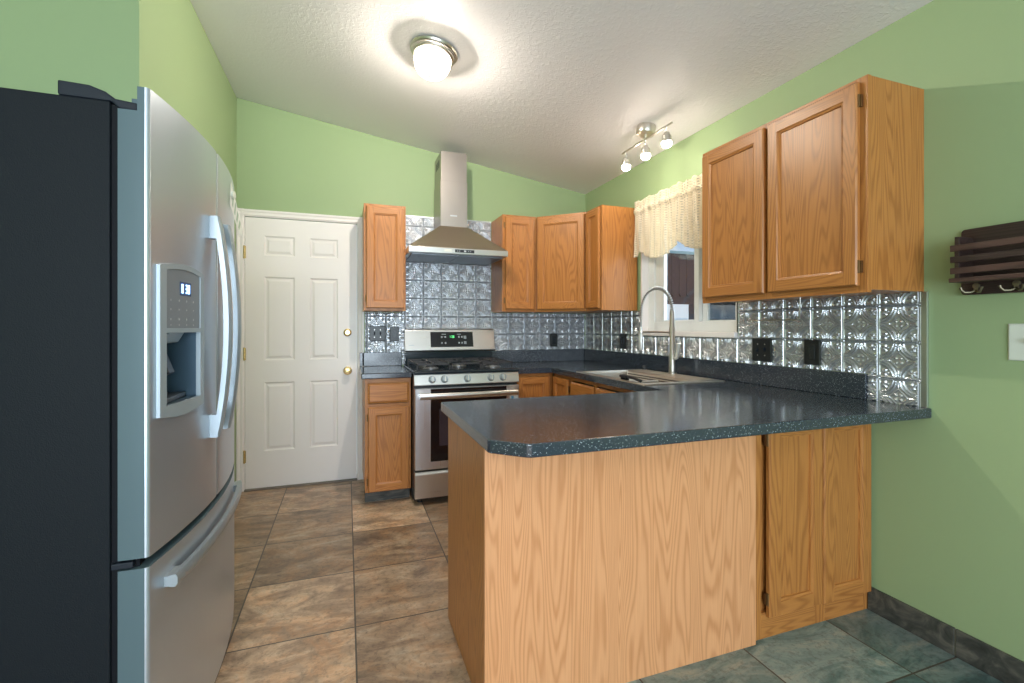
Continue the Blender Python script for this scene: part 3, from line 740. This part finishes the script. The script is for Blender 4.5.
for gx0, gx1 in ((.455, .695), (.700, .920), (.925, 1.165)):
    g = MB(); gy0, gy1 = 3.275, 3.80; zt_ = .965; t_ = .0055
    for xx in (gx0 + t_, gx1 - t_): g.box(xx - t_, gy0, .952, xx + t_, gy1, zt_)
    for yy in (gy0 + t_, (gy0 + gy1) / 2, gy1 - t_): g.box(gx0, yy - t_, .952, gx1, yy + t_, zt_)
    mx = (gx0 + gx1) / 2
    for cy in (3.40, 3.68) if gx0 != .700 else (3.54,):
        for dx, dy in ((1, 0), (-1, 0), (0, 1), (0, -1)):
            e_ = (gx1 - gx0) / 2 if dx else .13
            g.obox((mx + dx * (e_ + .03) / 2, cy + dy * (e_ + .03) / 2, .962), (dx * (e_ - .03) / 2 + abs(dy) * t_, dy * 0 + 0, 0) if dx else (t_, 0, 0), (0, t_, 0) if dx else (0, (e_ - .03) / 2, 0), (0, 0, .006))
    for xx in (gx0 + t_, gx1 - t_):
        for yy in (gy0 + t_, gy1 - t_): g.box(xx - t_, yy - t_, .9176, xx + t_, yy + t_, .952)
    rg.part('grate', g, IRON, bevel=.0015)
# oven door
od = rg.part('oven_door', MB().box(RX0 + .004, RYF - .022, .245, RX1 - .004, RYF + .029, .800), ST_V, bevel=.004)
rg.part('door_glass', MB().box(.540, RYF - .0245, .300, 1.088, RYF - .0222, .797), GLASSBLK, od)
rg.part('oven_window', MB().box(.600, RYF - .0255, .405, 1.028, RYF - .0246, .655), OVENWIN, od)
hb = [(RX0 + .03 + (RX1 - RX0 - .06) * k / 16, RYF - .066 - .012 * math.sin(PI * k / 16), .752) for k in range(17)]
hm = MB()
rings = []
for p in hb: rings.append([(p[0], p[1] + .011 * math.cos(2 * PI * q / 12), p[2] + .021 * math.sin(2 * PI * q / 12)) for q in range(12)])
hm.loft(rings); hm.box(RX0 + .032, RYF - .066, .738, RX0 + .058, RYF - .0222, .766).box(RX1 - .058, RYF - .066, .738, RX1 - .032, RYF - .0222, .766)
rg.part('handle', hm, ST_X, od, smooth=40)
rg.part('sticker', MB().box(1.112, RYF - .0228, .690, 1.176, RYF - .0221, .728), STICK, od)
rg.part('badge', MB().box(1.122, RYF - .0233, .698, 1.142, RYF - .0229, .720), BLUE, od)
rg.part('drawer', MB().prism([(RYF - .014, .05), (RYF - .020, .215), (RYF - .008, .232), (RYF + .029, .232), (RYF + .029, .05)], 0, RX0 + .004, RX1 - .004), ST_X, bevel=.003)
# backguard
BG0, BG1 = RX0 + .010, RX1 + .010
rg.part('riser', MB().box(BG0 + .006, D - .095, .9178, RX1 - .006, D - .022, 1.05), ENAMEL, bevel=.003)
bgd = rg.part('backguard', MB().prism([(D - .112, 1.019), (D - .120, 1.032), (D - .085, 1.196), (D - .070, 1.206), (D - .020, 1.206), (D - .020, 1.019)], 0, BG0, BG1), ST_X, bevel=.003)
def on_bg(x0, x1, s0, s1, th_, e=0.0):
    """A slab lying on the sloping face of the backguard, s from 0 (low) to 1 (high)."""
    A = Vector((0, D - .120, 1.032)); B = Vector((0, D - .085, 1.196)); nrm = Vector((0, -(B.z - A.z), B.y - A.y)).normalized()
    p0, p1 = A.lerp(B, s0), A.lerp(B, s1); P = []
    for off in (e, e + th_):
        for p in (p0, p1):
            for xx in (x0, x1): P.append((xx, p.y + nrm.y * off, p.z + nrm.z * off))
    return P, [(0, 1, 3, 2), (4, 6, 7, 5), (0, 4, 5, 1), (2, 3, 7, 6), (0, 2, 6, 4), (1, 5, 7, 3)]
rg.part('display_panel', MB().add(*on_bg(.649, 1.008, .14, .90, .002, .0004)), GLASSBLK, bgd)
SEG = {'0': 'abcdef', '1': 'bc', '3': 'abgcd', '8': 'abcdefg', '2': 'abged', '5': 'afgcd'}
def digits(mb, text, put, h=1., w=.5, gap=.28, t=.12):
    """Seven-segment strokes in (s, z) units handed to put(s0, s1, z0, z1)."""
    s = 0
    for ch in text:
        if ch == ' ': s += w * .8; continue
        on = SEG[ch]
        R4 = {'a': (0, w, h - t, h), 'g': (0, w, h / 2 - t / 2, h / 2 + t / 2), 'd': (0, w, 0, t), 'f': (0, t, h / 2, h), 'b': (w - t, w, h / 2, h), 'e': (0, t, 0, h / 2), 'c': (w - t, w, 0, h / 2)}
        for k in on:
            a0, a1, b0, b1 = R4[k]; put(s + a0, s + a1, b0, b1)
        s += w + gap
gd = MB()
digits(gd, '1 28', lambda a0, a1, b0, b1: gd.add(*on_bg(.806 + a0 * .0165, .806 + a1 * .0165, .60 + b0 * .115, .60 + b1 * .115, .0006, .0026)))
rg.part('clock_digits', gd, GREENLED, bgd)
keys = [(sx, sx + .014, s_, s_ + .09) for sx in (.735, .765, .880, .905) for s_ in (.60, .30)] + [(.928, .950, .54, .70), (.928, .950, .28, .42), (.742, .778, .76, .80), (.87, .905, .76, .80)]
for q in keys: rg.part('button', MB().add(*on_bg(*q, .0005, .0026)), DIMMARK, bgd)
rg.part('badge', MB().add(*on_bg(.470, .515, .22, .27, .0005, .0004)), LGREY, bgd)

# ------------------------------------------------------------------ range hood
hd = Thing('range_hood', 'stainless pyramid chimney range hood mounted over the gas range', 'range hood', (.8, D, 1.76))
HX0, HX1, HYF = .4213, 1.1785, 3.4286
YB_ = D - .0150
hd.part('canopy_band', MB().box(HX0, HYF, 1.766, HX1, YB_, 1.808), ST_X, bevel=.002)
CX0, CX1, CYF = .694, .908, 3.640
cn = MB().loft([[(HX0, HYF, 1.8082), (HX1, HYF, 1.8082), (HX1, YB_, 1.8082), (HX0, YB_, 1.8082)], [(CX0 - .004, CYF, 2.014), (CX1 + .004, CYF, 2.014), (CX1 + .004, YB_, 2.014), (CX0 - .004, YB_, 2.014)]])
hd.part('canopy', cn, steel('hood_canopy_steel', (.58, .49, .39), .33, 0), bevel=.002)
ST_H = steel('warm_brushed_steel', (.40, .36, .33), .36)
hd.part('lower_chimney', MB().box(CX0, CYF + .006, 2.0142, CX1, YB_, 2.375), ST_H, bevel=.002)
zt0, zt1 = 2.606, 2.606
hd.part('upper_chimney', MB().prism([(CX0 + .004, 2.3752), (CX1 - .004, 2.3752), (CX1 - .004, zt1), (CX0 + .004, zt0)], 1, CYF + .010, YB_), ST_H)
vt = MB()
for k in range(6): vt.box(CX0 + .0026, CYF + .09 + k * .024, 2.50, CX0 + .0038, CYF + .102 + k * .024, 2.56)
hd.part('vent_slots', vt, BLACK)
hd.part('control_strip', MB().box(.760, HYF - .0025, 1.777, .908, HYF - .0003, 1.799), BLACK)
for k in range(4):
    hb_ = MB().box(.775 + k * .016 + (.052 if k > 1 else 0), HYF - .0035, 1.784, .783 + k * .016 + (.052 if k > 1 else 0), HYF - .0026, 1.792)
    hd.part('button', hb_, DIMMARK)
hd.part('display', MB().box(.829, HYF - .0035, 1.782, .845, HYF - .0026, 1.794), LGREY)
hd.part('badge', MB().box(.770, CYF + .0045, 2.095, .825, CYF + .0058, 2.106), LGREY)
hd.part('badge', MB().box(.680, HYF - .0015, 1.780, .735, HYF - .0003, 1.797), simple('pale_label', (.75, .72, .66), .5))
for xa, xb in ((.45, .795), (.805, 1.15)): hd.part('filter', MB().box(xa, HYF + .06, 1.758, xb, YB_ - .04, 1.7658), FILTER, bevel=.002)

# ------------------------------------------------------------------ refrigerator
ST_F = steel('fridge_door_steel', (.55, .61, .69), .31, metal=.74)
RF = Thing('refrigerator', 'stainless french-door refrigerator with black side and bottom freezer', 'refrigerator', (-.8, 1.77, 0))
FY_0, FY_1 = 1.324, 2.214; FM = (FY_0 + FY_1) / 2; FS = 1.744
def bulge(y): return -.440 + .045 * (1 - ((y - FM) / ((FY_1 - FY_0) / 2)) ** 2)
RF.part('body', MB().box(-1.20, FY_0 + .002, .02, -.515, FY_1 - .002, 1.740), BLACKSIDE, bevel=.004)
RF.part('gasket', MB().box(-.5148, FY_0 + .010, .06, -.5005, FY_1 - .010, 1.735), GASKET)
def door_outline(y0, y1, n=14):
    """Top outline of a bowed door with rounded vertical edges."""
    r = .010; out = [(-.500, y0 + .001)]
    out += [(-.500 + .02, y0)]
    xe = bulge(y0 + r)
    for k in range(6):
        t = k / 5 * PI / 2
        out.append((xe - r + r * math.sin(t), y0 + r - r * math.cos(t)))
    for k in range(1, n): 
        y = y0 + r + (y1 - y0 - 2 * r) * k / n; out.append((bulge(y), y))
    xe = bulge(y1 - r)
    for k in range(6):
        t = k / 5 * PI / 2
        out.append((xe - r + r * math.cos(t), y1 - r + r * math.sin(t)))
    out += [(-.480, y1), (-.500, y1 - .001)]
    return out
def fridge_door(name, y0, y1, z0, z1):
    mb = MB().prism(door_outline(y0, y1), 2, z0, z1)
    o = RF.part(name, mb, [ST_F, GREYSIDE], smooth=30)
    for p in o.data.polygons:
        c_ = p.center + Vector((-.8, 1.77, 0))
        if abs(p.normal.z) > .9 or (c_.x < -.452 and abs(p.normal.x) < .5): p.material_index = 1
    return o
DZ = 1.782
# near door with a hole for the dispenser recess: built as strips round it
dy0, dy1, dz0, dz1 = 1.380, 1.567, 1.022, 1.205
def near_door():
    y0, y1 = FY_0, FS - .003
    out = door_outline(y0, y1, 26); mb = MB()
    ys = sorted(set([round(p[1], 5) for p in out]))
    mb.prism(out, 2, .676, dz0); mb.prism(out, 2, dz1, 1.725)
    # the hinge corner of the door top is cut lower
    mb.prism([(-.4625, FY_0 + .0005)] + [p for p in out if p[0] > -.462] + [(-.480, y1), (-.500, y1 - .001), (-.500, 1.40), (-.4625, 1.40)], 2, 1.725, DZ)
    lo = [p for p in out if p[1] <= dy0]; hi = [p for p in out if p[1] >= dy1]
    mb.prism(lo[:1] + lo[1:] + [(bulge(dy0), dy0), (-.500, dy0)], 2, dz0, dz1)
    mb.prism([(-.500, dy1), (bulge(dy1), dy1)] + hi, 2, dz0, dz1)
    mb.prism([(-.500, dy0), (-.494, dy0), (-.494, dy1), (-.500, dy1)], 2, dz0, dz1, 2)
    o = RF.part('door', mb, [ST_F, GREYSIDE, simple('dispenser_recess', (.07, .12, .17), .3, .4)], smooth=30)
    for p in o.data.polygons:
        c_ = p.center + Vector((-.8, 1.77, 0))
        if p.material_index == 0 and dz0 - .001 <= c_.z <= dz1 + .001 and dy0 - .001 < c_.y < dy1 + .001: p.material_index = 2
        elif p.material_index == 0 and (abs(p.normal.z) > .9 or (c_.x < -.452 and abs(p.normal.x) < .5)): p.material_index = 1
    return o
dl = near_door()
drr = fridge_door('door', FS + .003, FY_1, .676, DZ)
fz = fridge_door('freezer_drawer', FY_0, FY_1, .09, .652)
RF.part('kick_grille', MB().box(-.53, FY_0 + .01, .012, -.47, FY_1 - .01, .082), BLACK)
RF.part('door_gap_strip', MB().box(-.5004, FY_0 + .014, .653, -.462, FY_1 - .014, .675), GASKET)
RF.part('hinge_bracket', MB().box(-.512, FY_0 - .002, .657, -.470, FY_0 + .05, .671), NAVY, bevel=.002)
def door_handle(y, z0, z1, door):
    n = 22; rings = []
    for k in range(n + 1):
        t = k / n; z = z0 + (z1 - z0) * t
        xo = -.372 + .032 * math.sin(PI * t) ** .8; wy = .016
        thk = .020
        rings.append([(xo - thk, y - wy, z), (xo - .006, y - wy, z), (xo, y - wy + .008, z), (xo, y + wy - .008, z), (xo - .006, y + wy, z), (xo - thk, y + wy, z)])
    mb = MB().loft(rings)
    for za, zb in ((z0 + .0012, z0 + .07), (z1 - .07, z1 - .0012)): mb.box(bulge(y) - .001, y - .0155, za, -.375, y + .0155, zb)
    RF.part('handle', mb, HANDLE, door, smooth=32)
door_handle(1.680, .878, 1.562, dl); door_handle(1.812, .878, 1.562, drr)
n = 22; rings = []
for k in range(n + 1):
    t = k / n; y = 1.385 + .765 * t; xo = -.400 + .034 * math.sin(PI * t) ** .8
    rings.append([(xo - .018, y, .570), (xo - .005, y, .568), (xo, y, .576), (xo, y, .592), (xo - .005, y, .600), (xo - .018, y, .598)])
hm = MB().loft(rings); hm.box(bulge(1.41) - .012, 1.3862, .5712, -.4032, 1.44, .5968).box(bulge(2.14) - .014, 2.095, .5712, -.4032, 2.1488, .5968)
RF.part('handle', hm, HANDLE, fz, smooth=32)
# hinge cover on the top of the near side
hc = MB().prism([(-.66, FY_0 + .004), (-.60, FY_0 + .004), (-.522, FY_0 + .002), (-.522, FY_0 + .10), (-.66, FY_0 + .10)], 2, 1.7405, 1.778)
hc.prism([(-.522, FY_0 + .004), (-.468, FY_0 - .001), (-.468, FY_0 + .06), (-.522, FY_0 + .1)], 2, 1.7405, 1.752)
RF.part('hinge_cover', MB().prism([(-.612, 1.7405), (-.612, 1.774), (-.555, 1.772), (-.525, 1.762), (-.506, 1.748), (-.4635, 1.744), (-.4635, 1.7265), (-.500, 1.7265), (-.513, 1.7405)], 1, FY_0 + .003, FY_0 + .074), NAVY, bevel=.004)
# dispenser
def disp_ring(y, z, off): return (bulge(y) + off, y, z)
dpf = MB()
oy0, oy1, oz0, oz1 = 1.353, 1.592, .998, 1.3705
def frame_piece(ya, yb, zfa, zfb, off=.008, n=10):
    rings = []
    for k in range(n + 1):
        y = ya + (yb - ya) * k / n; za, zb = zfa(y), zfb(y)
        rings.append([(bulge(y) - .003, y, za), (bulge(y) + off, y, za), (bulge(y) + off, y, zb), (bulge(y) - .003, y, zb)])
    dpf.loft(rings)
def top(y): t = (y - oy0) / (oy1 - oy0); return oz1 + .014 * math.sin(PI * t) ** 1
def bot(y): t = (y - oy0) / (oy1 - oy0); return oz0 - .012 * math.sin(PI * t) ** 1
frame_piece(oy0, oy0 + .028, bot, top); frame_piece(oy1 - .026, oy1, bot, top)
frame_piece(oy0 + .0281, oy1 - .0261, lambda y: top(y) - .014, top); frame_piece(oy0 + .0281, oy1 - .0261, bot, lambda y: dz0 + .0)
frame_piece(oy0 + .0281, oy1 - .0261, lambda y: dz1 - .001, lambda y: dz1 + .010)
dpfr = RF.part('dispenser_frame', dpf, SILVER, smooth=32)
def curved_slab(ya, yb, za, zb, off0, off1, n=8):
    mb = MB(); rings = []
    for k in range(n + 1):
        y = ya + (yb - ya) * k / n; zt_ = zb(y) if callable(zb) else zb
        rings.append([(bulge(y) + off0, y, za), (bulge(y) + off1, y, za), (bulge(y) + off1, y, zt_), (bulge(y) + off0, y, zt_)])
    return mb.loft(rings)
cpn = RF.part('control_panel', curved_slab(oy0 + .0285, oy1 - .0265, dz1 + .0105, lambda y: top(y) - .0145, -.002, .006), DGREY, dpfr, smooth=32)
RF.part('display_window', curved_slab(1.446, 1.508, 1.302, 1.338, .0062, .0068, 3), simple('display_window_glass', (.08, .12, .25), .15), dpfr)
dg = MB()
def put_d(a0, a1, b0, b1):
    ya, yb = 1.4535 + a0 * .0175, 1.4535 + a1 * .0175; za, zb = 1.308 + b0 * .024, 1.308 + b1 * .024
    x_ = bulge(1.50) + .0075
    dg.box(bulge((ya + yb) / 2) + .0069, ya, za, bulge((ya + yb) / 2) + .0076, yb, zb)
digits(dg, '0 38', put_d, w=.55, gap=.25, t=.16)
RF.part('display_digits', dg, BLUELED, dpfr)
ic = MB()
PRT = simple('light_grey_print', (.36, .38, .41), .5)
for r_, zz in enumerate((1.285, 1.262, 1.236, 1.222)):
    for k in range(4):
        y_ = 1.402 + k * .040; ic = MB()
        ic.box(bulge(y_) + .0061, y_, zz, bulge(y_) + .0066, y_ + (.020 if r_ in (1, 3) else .006), zz + (.0035 if r_ in (1, 3) else .005))
        RF.part('button', ic, PRT, dpfr)
RF.part('paddle', MB().obox((-.452, 1.455, 1.135), (.006, 0, .004), (0, .022, 0), (-.014, 0, .040)), BLACK, dpfr, bevel=.003)
RF.part('chute', MB().prism([(-.493, dz1 - .0015), (-.425, dz1 - .0015), (-.44, dz1 - .028), (-.493, dz1 - .035)], 1, 1.415, 1.53), SILVER, dpfr, bevel=.003)
RF.part('drip_tray', MB().box(-.493, dy0 + .003, dz0 + .0003, bulge(dy0) - .002, dy1 - .003, dz0 + .014), simple('dark_drip_tray', (.05, .055, .065), .35), dpfr, bevel=.003)
# paper on the far fridge door
pm = MB(); NP = 8; rings = []
def pxx(y, t): return bulge(1.925) + .0045 + .18 * (y - 1.92)
for k in range(NP + 1):
    t = k / NP; y = 1.930 + .100 * t; z = 1.745 - .155 * t; y2 = 1.922 + .085 * t; z2 = 1.662 - .105 * t
    rings.append([(pxx(y, t), y, z), (pxx(y, t) + .0006, y, z), (pxx(y2, t) + .0006, y2, z2), (pxx(y2, t), y2, z2)])
pm.loft(rings)
pp = Thing('paper_note', 'white printed paper sheet hanging tilted on the far refrigerator door', 'paper', (-.41, 2.0, 1.58))
pp.part('sheet', pm, PAPER, smooth=60)
mk = MB()
for k in range(4):
    t0_, t1_ = .15 + k * .2, .24 + k * .2
    q = []
    for t, f in ((t0_, .15), (t0_, .8), (t1_, .8), (t1_, .15)):
        y = (1.930 + .100 * t) * (1 - f) + (1.922 + .085 * t) * f; z = (1.745 - .155 * t) * (1 - f) + (1.662 - .105 * t) * f
        q.append((pxx(y, t) + .0012, y, z))
    mk.add(q, [(0, 1, 2, 3)])
pp.part('print', mk, simple('faded_green_print', (.38, .48, .36), .7))
pp.part('magnet', MB().lathe([(.014, 0), (.014, .005), (0, .006)], (pxx(1.945, .1) + .0008, 1.945, 1.700), (1, -.18, 0), 16), PLATE_W, smooth=40)

# ------------------------------------------------------------------ lights on the ceiling
CN = Vector((-SLOPE, 0, -1)).normalized()      # pointing down out of the sloped ceiling
dc = Vector((.452, 2.56, ceil_z(.452)))
dm = Thing('ceiling_light', 'round flush ceiling light with a lit frosted glass bowl', 'ceiling light', tuple(dc))
dm.part('pan', MB().lathe([(.112, .001), (.127, .004), (.131, .012), (.127, .020), (.122, .022), (.122, .028), (.115, .030), (.113, .038), (.103, .044), (0, .044)], dc, CN, 40), NICKEL, smooth=40)
gp = [(.101, .0445)] + [(.101 * math.cos(t * PI / 2 / 12) ** .60, .0445 + .104 * math.sin(t * PI / 2 / 12)) for t in range(1, 12)] + [(0, .1486)]
dm.part('glass_bowl', MB().lathe(gp, dc, CN, 40), DGLOW, smooth=60)
dm.part('finial', MB().lathe([(.010, .147), (.011, .151), (.005, .155), (.006, .160), (0, .165)], dc, CN, 16), NICKEL, smooth=40)

pl = bpy.data.lights.new('dome_lamp', 'POINT'); pl.energy = DOME_W; pl.color = (1., .91, .78); pl.shadow_soft_size = .026
plo = bpy.data.objects.new('dome_lamp', pl); plo.location = tuple(dc + CN * .0545); COL.objects.link(plo)
tc_ = Vector((1.836, 2.575, ceil_z(1.836)))
tr = Thing('track_light', 'brushed nickel three-lamp track light above the sink, all lamps lit', 'track light', tuple(tc_))
tr.part('canopy', MB().lathe([(.058, .001), (.060, .006), (.060, .050), (.056, .056), (0, .056)], tc_, CN, 32), NICKEL, smooth=40)
zb = ceil_z(1.83) - .088
tr.part('stem', MB().tube([tc_ + CN * .055, (1.826, 2.575, zb)], .007, 10), NICKEL)
bar = MB().tube([(1.826, 2.31, zb), (1.826, 2.84, zb)], .0065, 10)
tr.part('bar', bar, NICKEL, smooth=50)
for yy in (2.36, 2.575, 2.80):
    aim = Vector((.03, 0, -1)).normalized() if yy != 2.36 else Vector((.0, 0, -1)).normalized()
    p0 = Vector((1.826, yy, zb))
    tr.part('arm', MB().tube([p0, p0 + aim * .038], .005, 8), NICKEL)
    hdp = tr.part('lamp_head', MB().lathe([(.012, .036), (.017, .040), (.018, .052), (.027, .060), (.029, .098), (.028, .098), (.026, .070), (0, .068)], p0, aim, 24), NICKEL, smooth=40)
    tr.part('bulb', MB().lathe([(.025, .080), (.029, .1005), (.030, .110), (.025, .122), (.014, .129), (0, .131)], p0, aim, 24), BGLOW, hdp, smooth=60)

# ------------------------------------------------------------------ valance
va = Thing('window_valance', 'cream crochet lace valance with a scalloped hem over the kitchen window', 'curtain', (W - .07, 2.58, 1.7))
VY0, VY1 = 2.10, 3.035; NV, NZ = 200, 44; vm = MB()
def vx(y, f):
    amp = .005 + .011 * f if f < .8 else .010
    return W - .070 + amp * math.sin(y * 2 * PI / .075 + 1.2 * math.sin(y * 9)) + .006 * math.sin(y * 2 * PI / .041 + 4 * f) * (1 if f > .12 else .6)
P = []
for i in range(NV + 1):
    y = VY0 + (VY1 - VY0) * i / NV
    ph = ((y - 2.12) / .425) % 1.0
    zb_ = 1.795 - .088 * math.sin(PI * ph) ** .7
    zt_ = 2.165 + .006 * math.sin(y * 40) + .005 * math.sin(y * 95)
    for j in range(NZ + 1):
        f = j / NZ; z = zt_ + (zb_ - zt_) * f
        zz = zt_ - z
        xx = vx(y, f)
        if .055 < zz < .10: xx -= .012 * math.sin(PI * (zz - .055) / .045)     # the rod pocket bulges out
        P.append((xx, y, z))
F = [(i * (NZ + 1) + j, (i + 1) * (NZ + 1) + j, (i + 1) * (NZ + 1) + j + 1, i * (NZ + 1) + j + 1) for i in range(NV) for j in range(NZ)]
vm.add(P, F)
cl = va.part('cloth', vm, LACE, smooth=70); so = cl.modifiers.new('thick', 'SOLIDIFY'); so.thickness = .0025
va.part('rod', MB().tube([(W - .001, VY1 - .012, 2.088), (W - .066, VY1 - .012, 2.088), (W - .066, VY0 + .01, 2.088), (W - .001, VY0 + .01, 2.088)], .006, 8), VINYL)

# ------------------------------------------------------------------ plates, holder, rack
BP = simple('black_cover_plate', (.012, .014, .016), .3)
def plate(mb, fr_, w, h): 
    mb.fr = fr_
    mb.loft([[(-w, 0, -h), (w, 0, -h), (w, 0, h), (-w, 0, h)], [(-w, .004, -h), (w, .004, -h), (w, .004, h), (-w, .004, h)], [(-w + .004, .007, -h + .004), (w - .004, .007, -h + .004), (w - .004, .007, h - .004), (-w + .004, .007, h - .004)]])
    return mb
def outlet(label, fr_, w=.037, h=.060):
    t = Thing('wall_outlet', label, 'outlet', fr_[0]); t.part('cover_plate', plate(MB(), fr_, w, h), BP)
    r = t.part('receptacle', MB(fr_).box(-.017, .0072, -.034, .017, .0095, .034), simple('black_receptacle', (.02, .024, .028), .25), bevel=.001)
    sl = MB(fr_)
    for dz in (.018, -.018):
        sl.box(-.008, .0096, dz - .002, -.006, .0100, dz + .008).box(.005, .0096, dz - .002, .007, .0100, dz + .008).lathe([(.003, .0096), (.003, .0100)], (0, 0, dz - .009), (0, 1, 0), 10)
    t.part('slot', sl, simple('slot_shadow_black', (.002, .002, .002), .6), r)
    return t
def switches(label, fr_, cols, mats=(BP, NAVY), w=.062, h=.062, n='light_switch'):
    t = Thing(n, label, 'switch', fr_[0]); t.part('cover_plate', plate(MB(), fr_, w, h), mats[0])
    for a, tilt in cols:
        t.part('toggle', MB(fr_).box(a - .005, .0072, -.012, a + .005, .0082, .012).obox((a, .012, .004 * tilt), (.004, 0, 0), (0, .006, .004 * tilt), (0, -.002 * tilt, .005)), mats[1])
        t.part('screw', MB(fr_).lathe([(.0035, .0072), (.003, .0082)], (a, 0, .030), (0, 1, 0), 10).lathe([(.0035, .0072), (.003, .0082)], (a, 0, -.030), (0, 1, 0), 10), NICKEL)
    return t
YT, XT = D - .0118, W - .0118
switches('square black double switch plate on tin beside the entry door', ((.234, YT, 1.168), UX, DN), [(-.023, 1), (.023, 1)])
outlet('narrow black outlet on tin between the square switch plate and range', ((.368, YT, 1.162), UX, DN))
outlet('black outlet on the back wall tin below the corner cabinets', ((1.797, YT, 1.101), UX, DN))
outlet('black outlet on window wall tin behind the spray head of the faucet', ((XT, 3.288, 1.107), UY, WN), .044)
switches('black double switch plate with two toggles on tin right beside the window', ((XT, 1.938, 1.097), UY, WN), [(-.023, -1), (.023, 1)])
outlet('black outlet on tin nearest the green wall, below the large cabinet', ((XT, 1.647, 1.097), UY, WN), .042)
switches('pale switch plate alone on the green wall under the dark rack', ((W - .0002, .868, 1.168), UY, WN), [(-.023, 1), (.023, -1)], (PLATE_W, PLATE_W), .074, .062)
ph = MB().tube([(W - .12, 1.935, 1.275), (W - .12, 1.933, 1.258), (W - .12, 1.922, 1.255), (W - .12, 1.64, 1.253), (W - .12, 1.628, 1.262), (W - .12, 1.625, 1.3655)], .003, 8).box(W - .145, 1.615, 1.3615, W - .095, 1.635, 1.3655)
single('wire_towel_holder', 'thin bent wire towel holder hanging under the large upper cabinet', 'towel holder', ph, NICKEL, (W - .12, 1.78, 1.36), smooth=50)

rk = Thing('mail_rack', 'dark slatted wooden mail rack with coat hooks on the green wall', 'rack', (W, .85, 1.45))
ry1 = 1.066; ry0 = .62
bbp = []
def rr_box(y0, y1, z0, z1, r, x0, x1):
    pts_ = []
    for cy, cz, a0 in ((y1 - r, z1 - r, 0), (y0 + r, z1 - r, 90), (y0 + r, z0 + r, 180), (y1 - r, z0 + r, 270)):
        for k in range(5): a = math.radians(a0 + k * 22.5); pts_.append((cy + r * math.cos(a), cz + r * math.sin(a)))
    return MB().prism(pts_, 0, x0, x1)
rk.part('backboard', rr_box(ry0, ry1, 1.335, 1.572, .012, W - .015, W - .0003), DKWOOD)
for ya in (ry1 - .036, ry0 + .008):
    rk.part('side', MB().box(W - .098, ya, 1.392, W - .0151, ya + .014, 1.538), DKWOOD, bevel=.002)
for zz, mt in ((1.497, RACKLT), (1.457, DKWOOD), (1.417, RACKLT)):
    rk.part('slat', MB().box(W - .108, ry0 - .004, zz - .011, W - .0985, ry1 - .014, zz + .011), mt, bevel=.0015)
rk.part('shelf', MB().box(W - .112, ry0 - .006, 1.376, W - .0151, ry1 - .012, 1.3915), RACKLT, bevel=.002)
for hy_ in (1.022, .915, .80, .69):
    hk = MB(); hx = W - .0155
    hk.lathe([(.011, 0), (.010, .004), (0, .005)], (hx, hy_, 1.366), (-1, 0, 0), 14).box(hx - .004, hy_ - .006, 1.345, hx, hy_ + .006, 1.366)
    for sg in (1, -1):
        hk.tube([(hx - .003, hy_, 1.350), (hx - .012, hy_ + sg * .010, 1.343), (hx - .024, hy_ + sg * .022, 1.343), (hx - .030, hy_ + sg * .028, 1.352), (hx - .031, hy_ + sg * .030, 1.360)], [.0035, .0035, .0035, .0035, .005], 8)
    rk.part('hook', hk, DKBRZ, smooth=50)
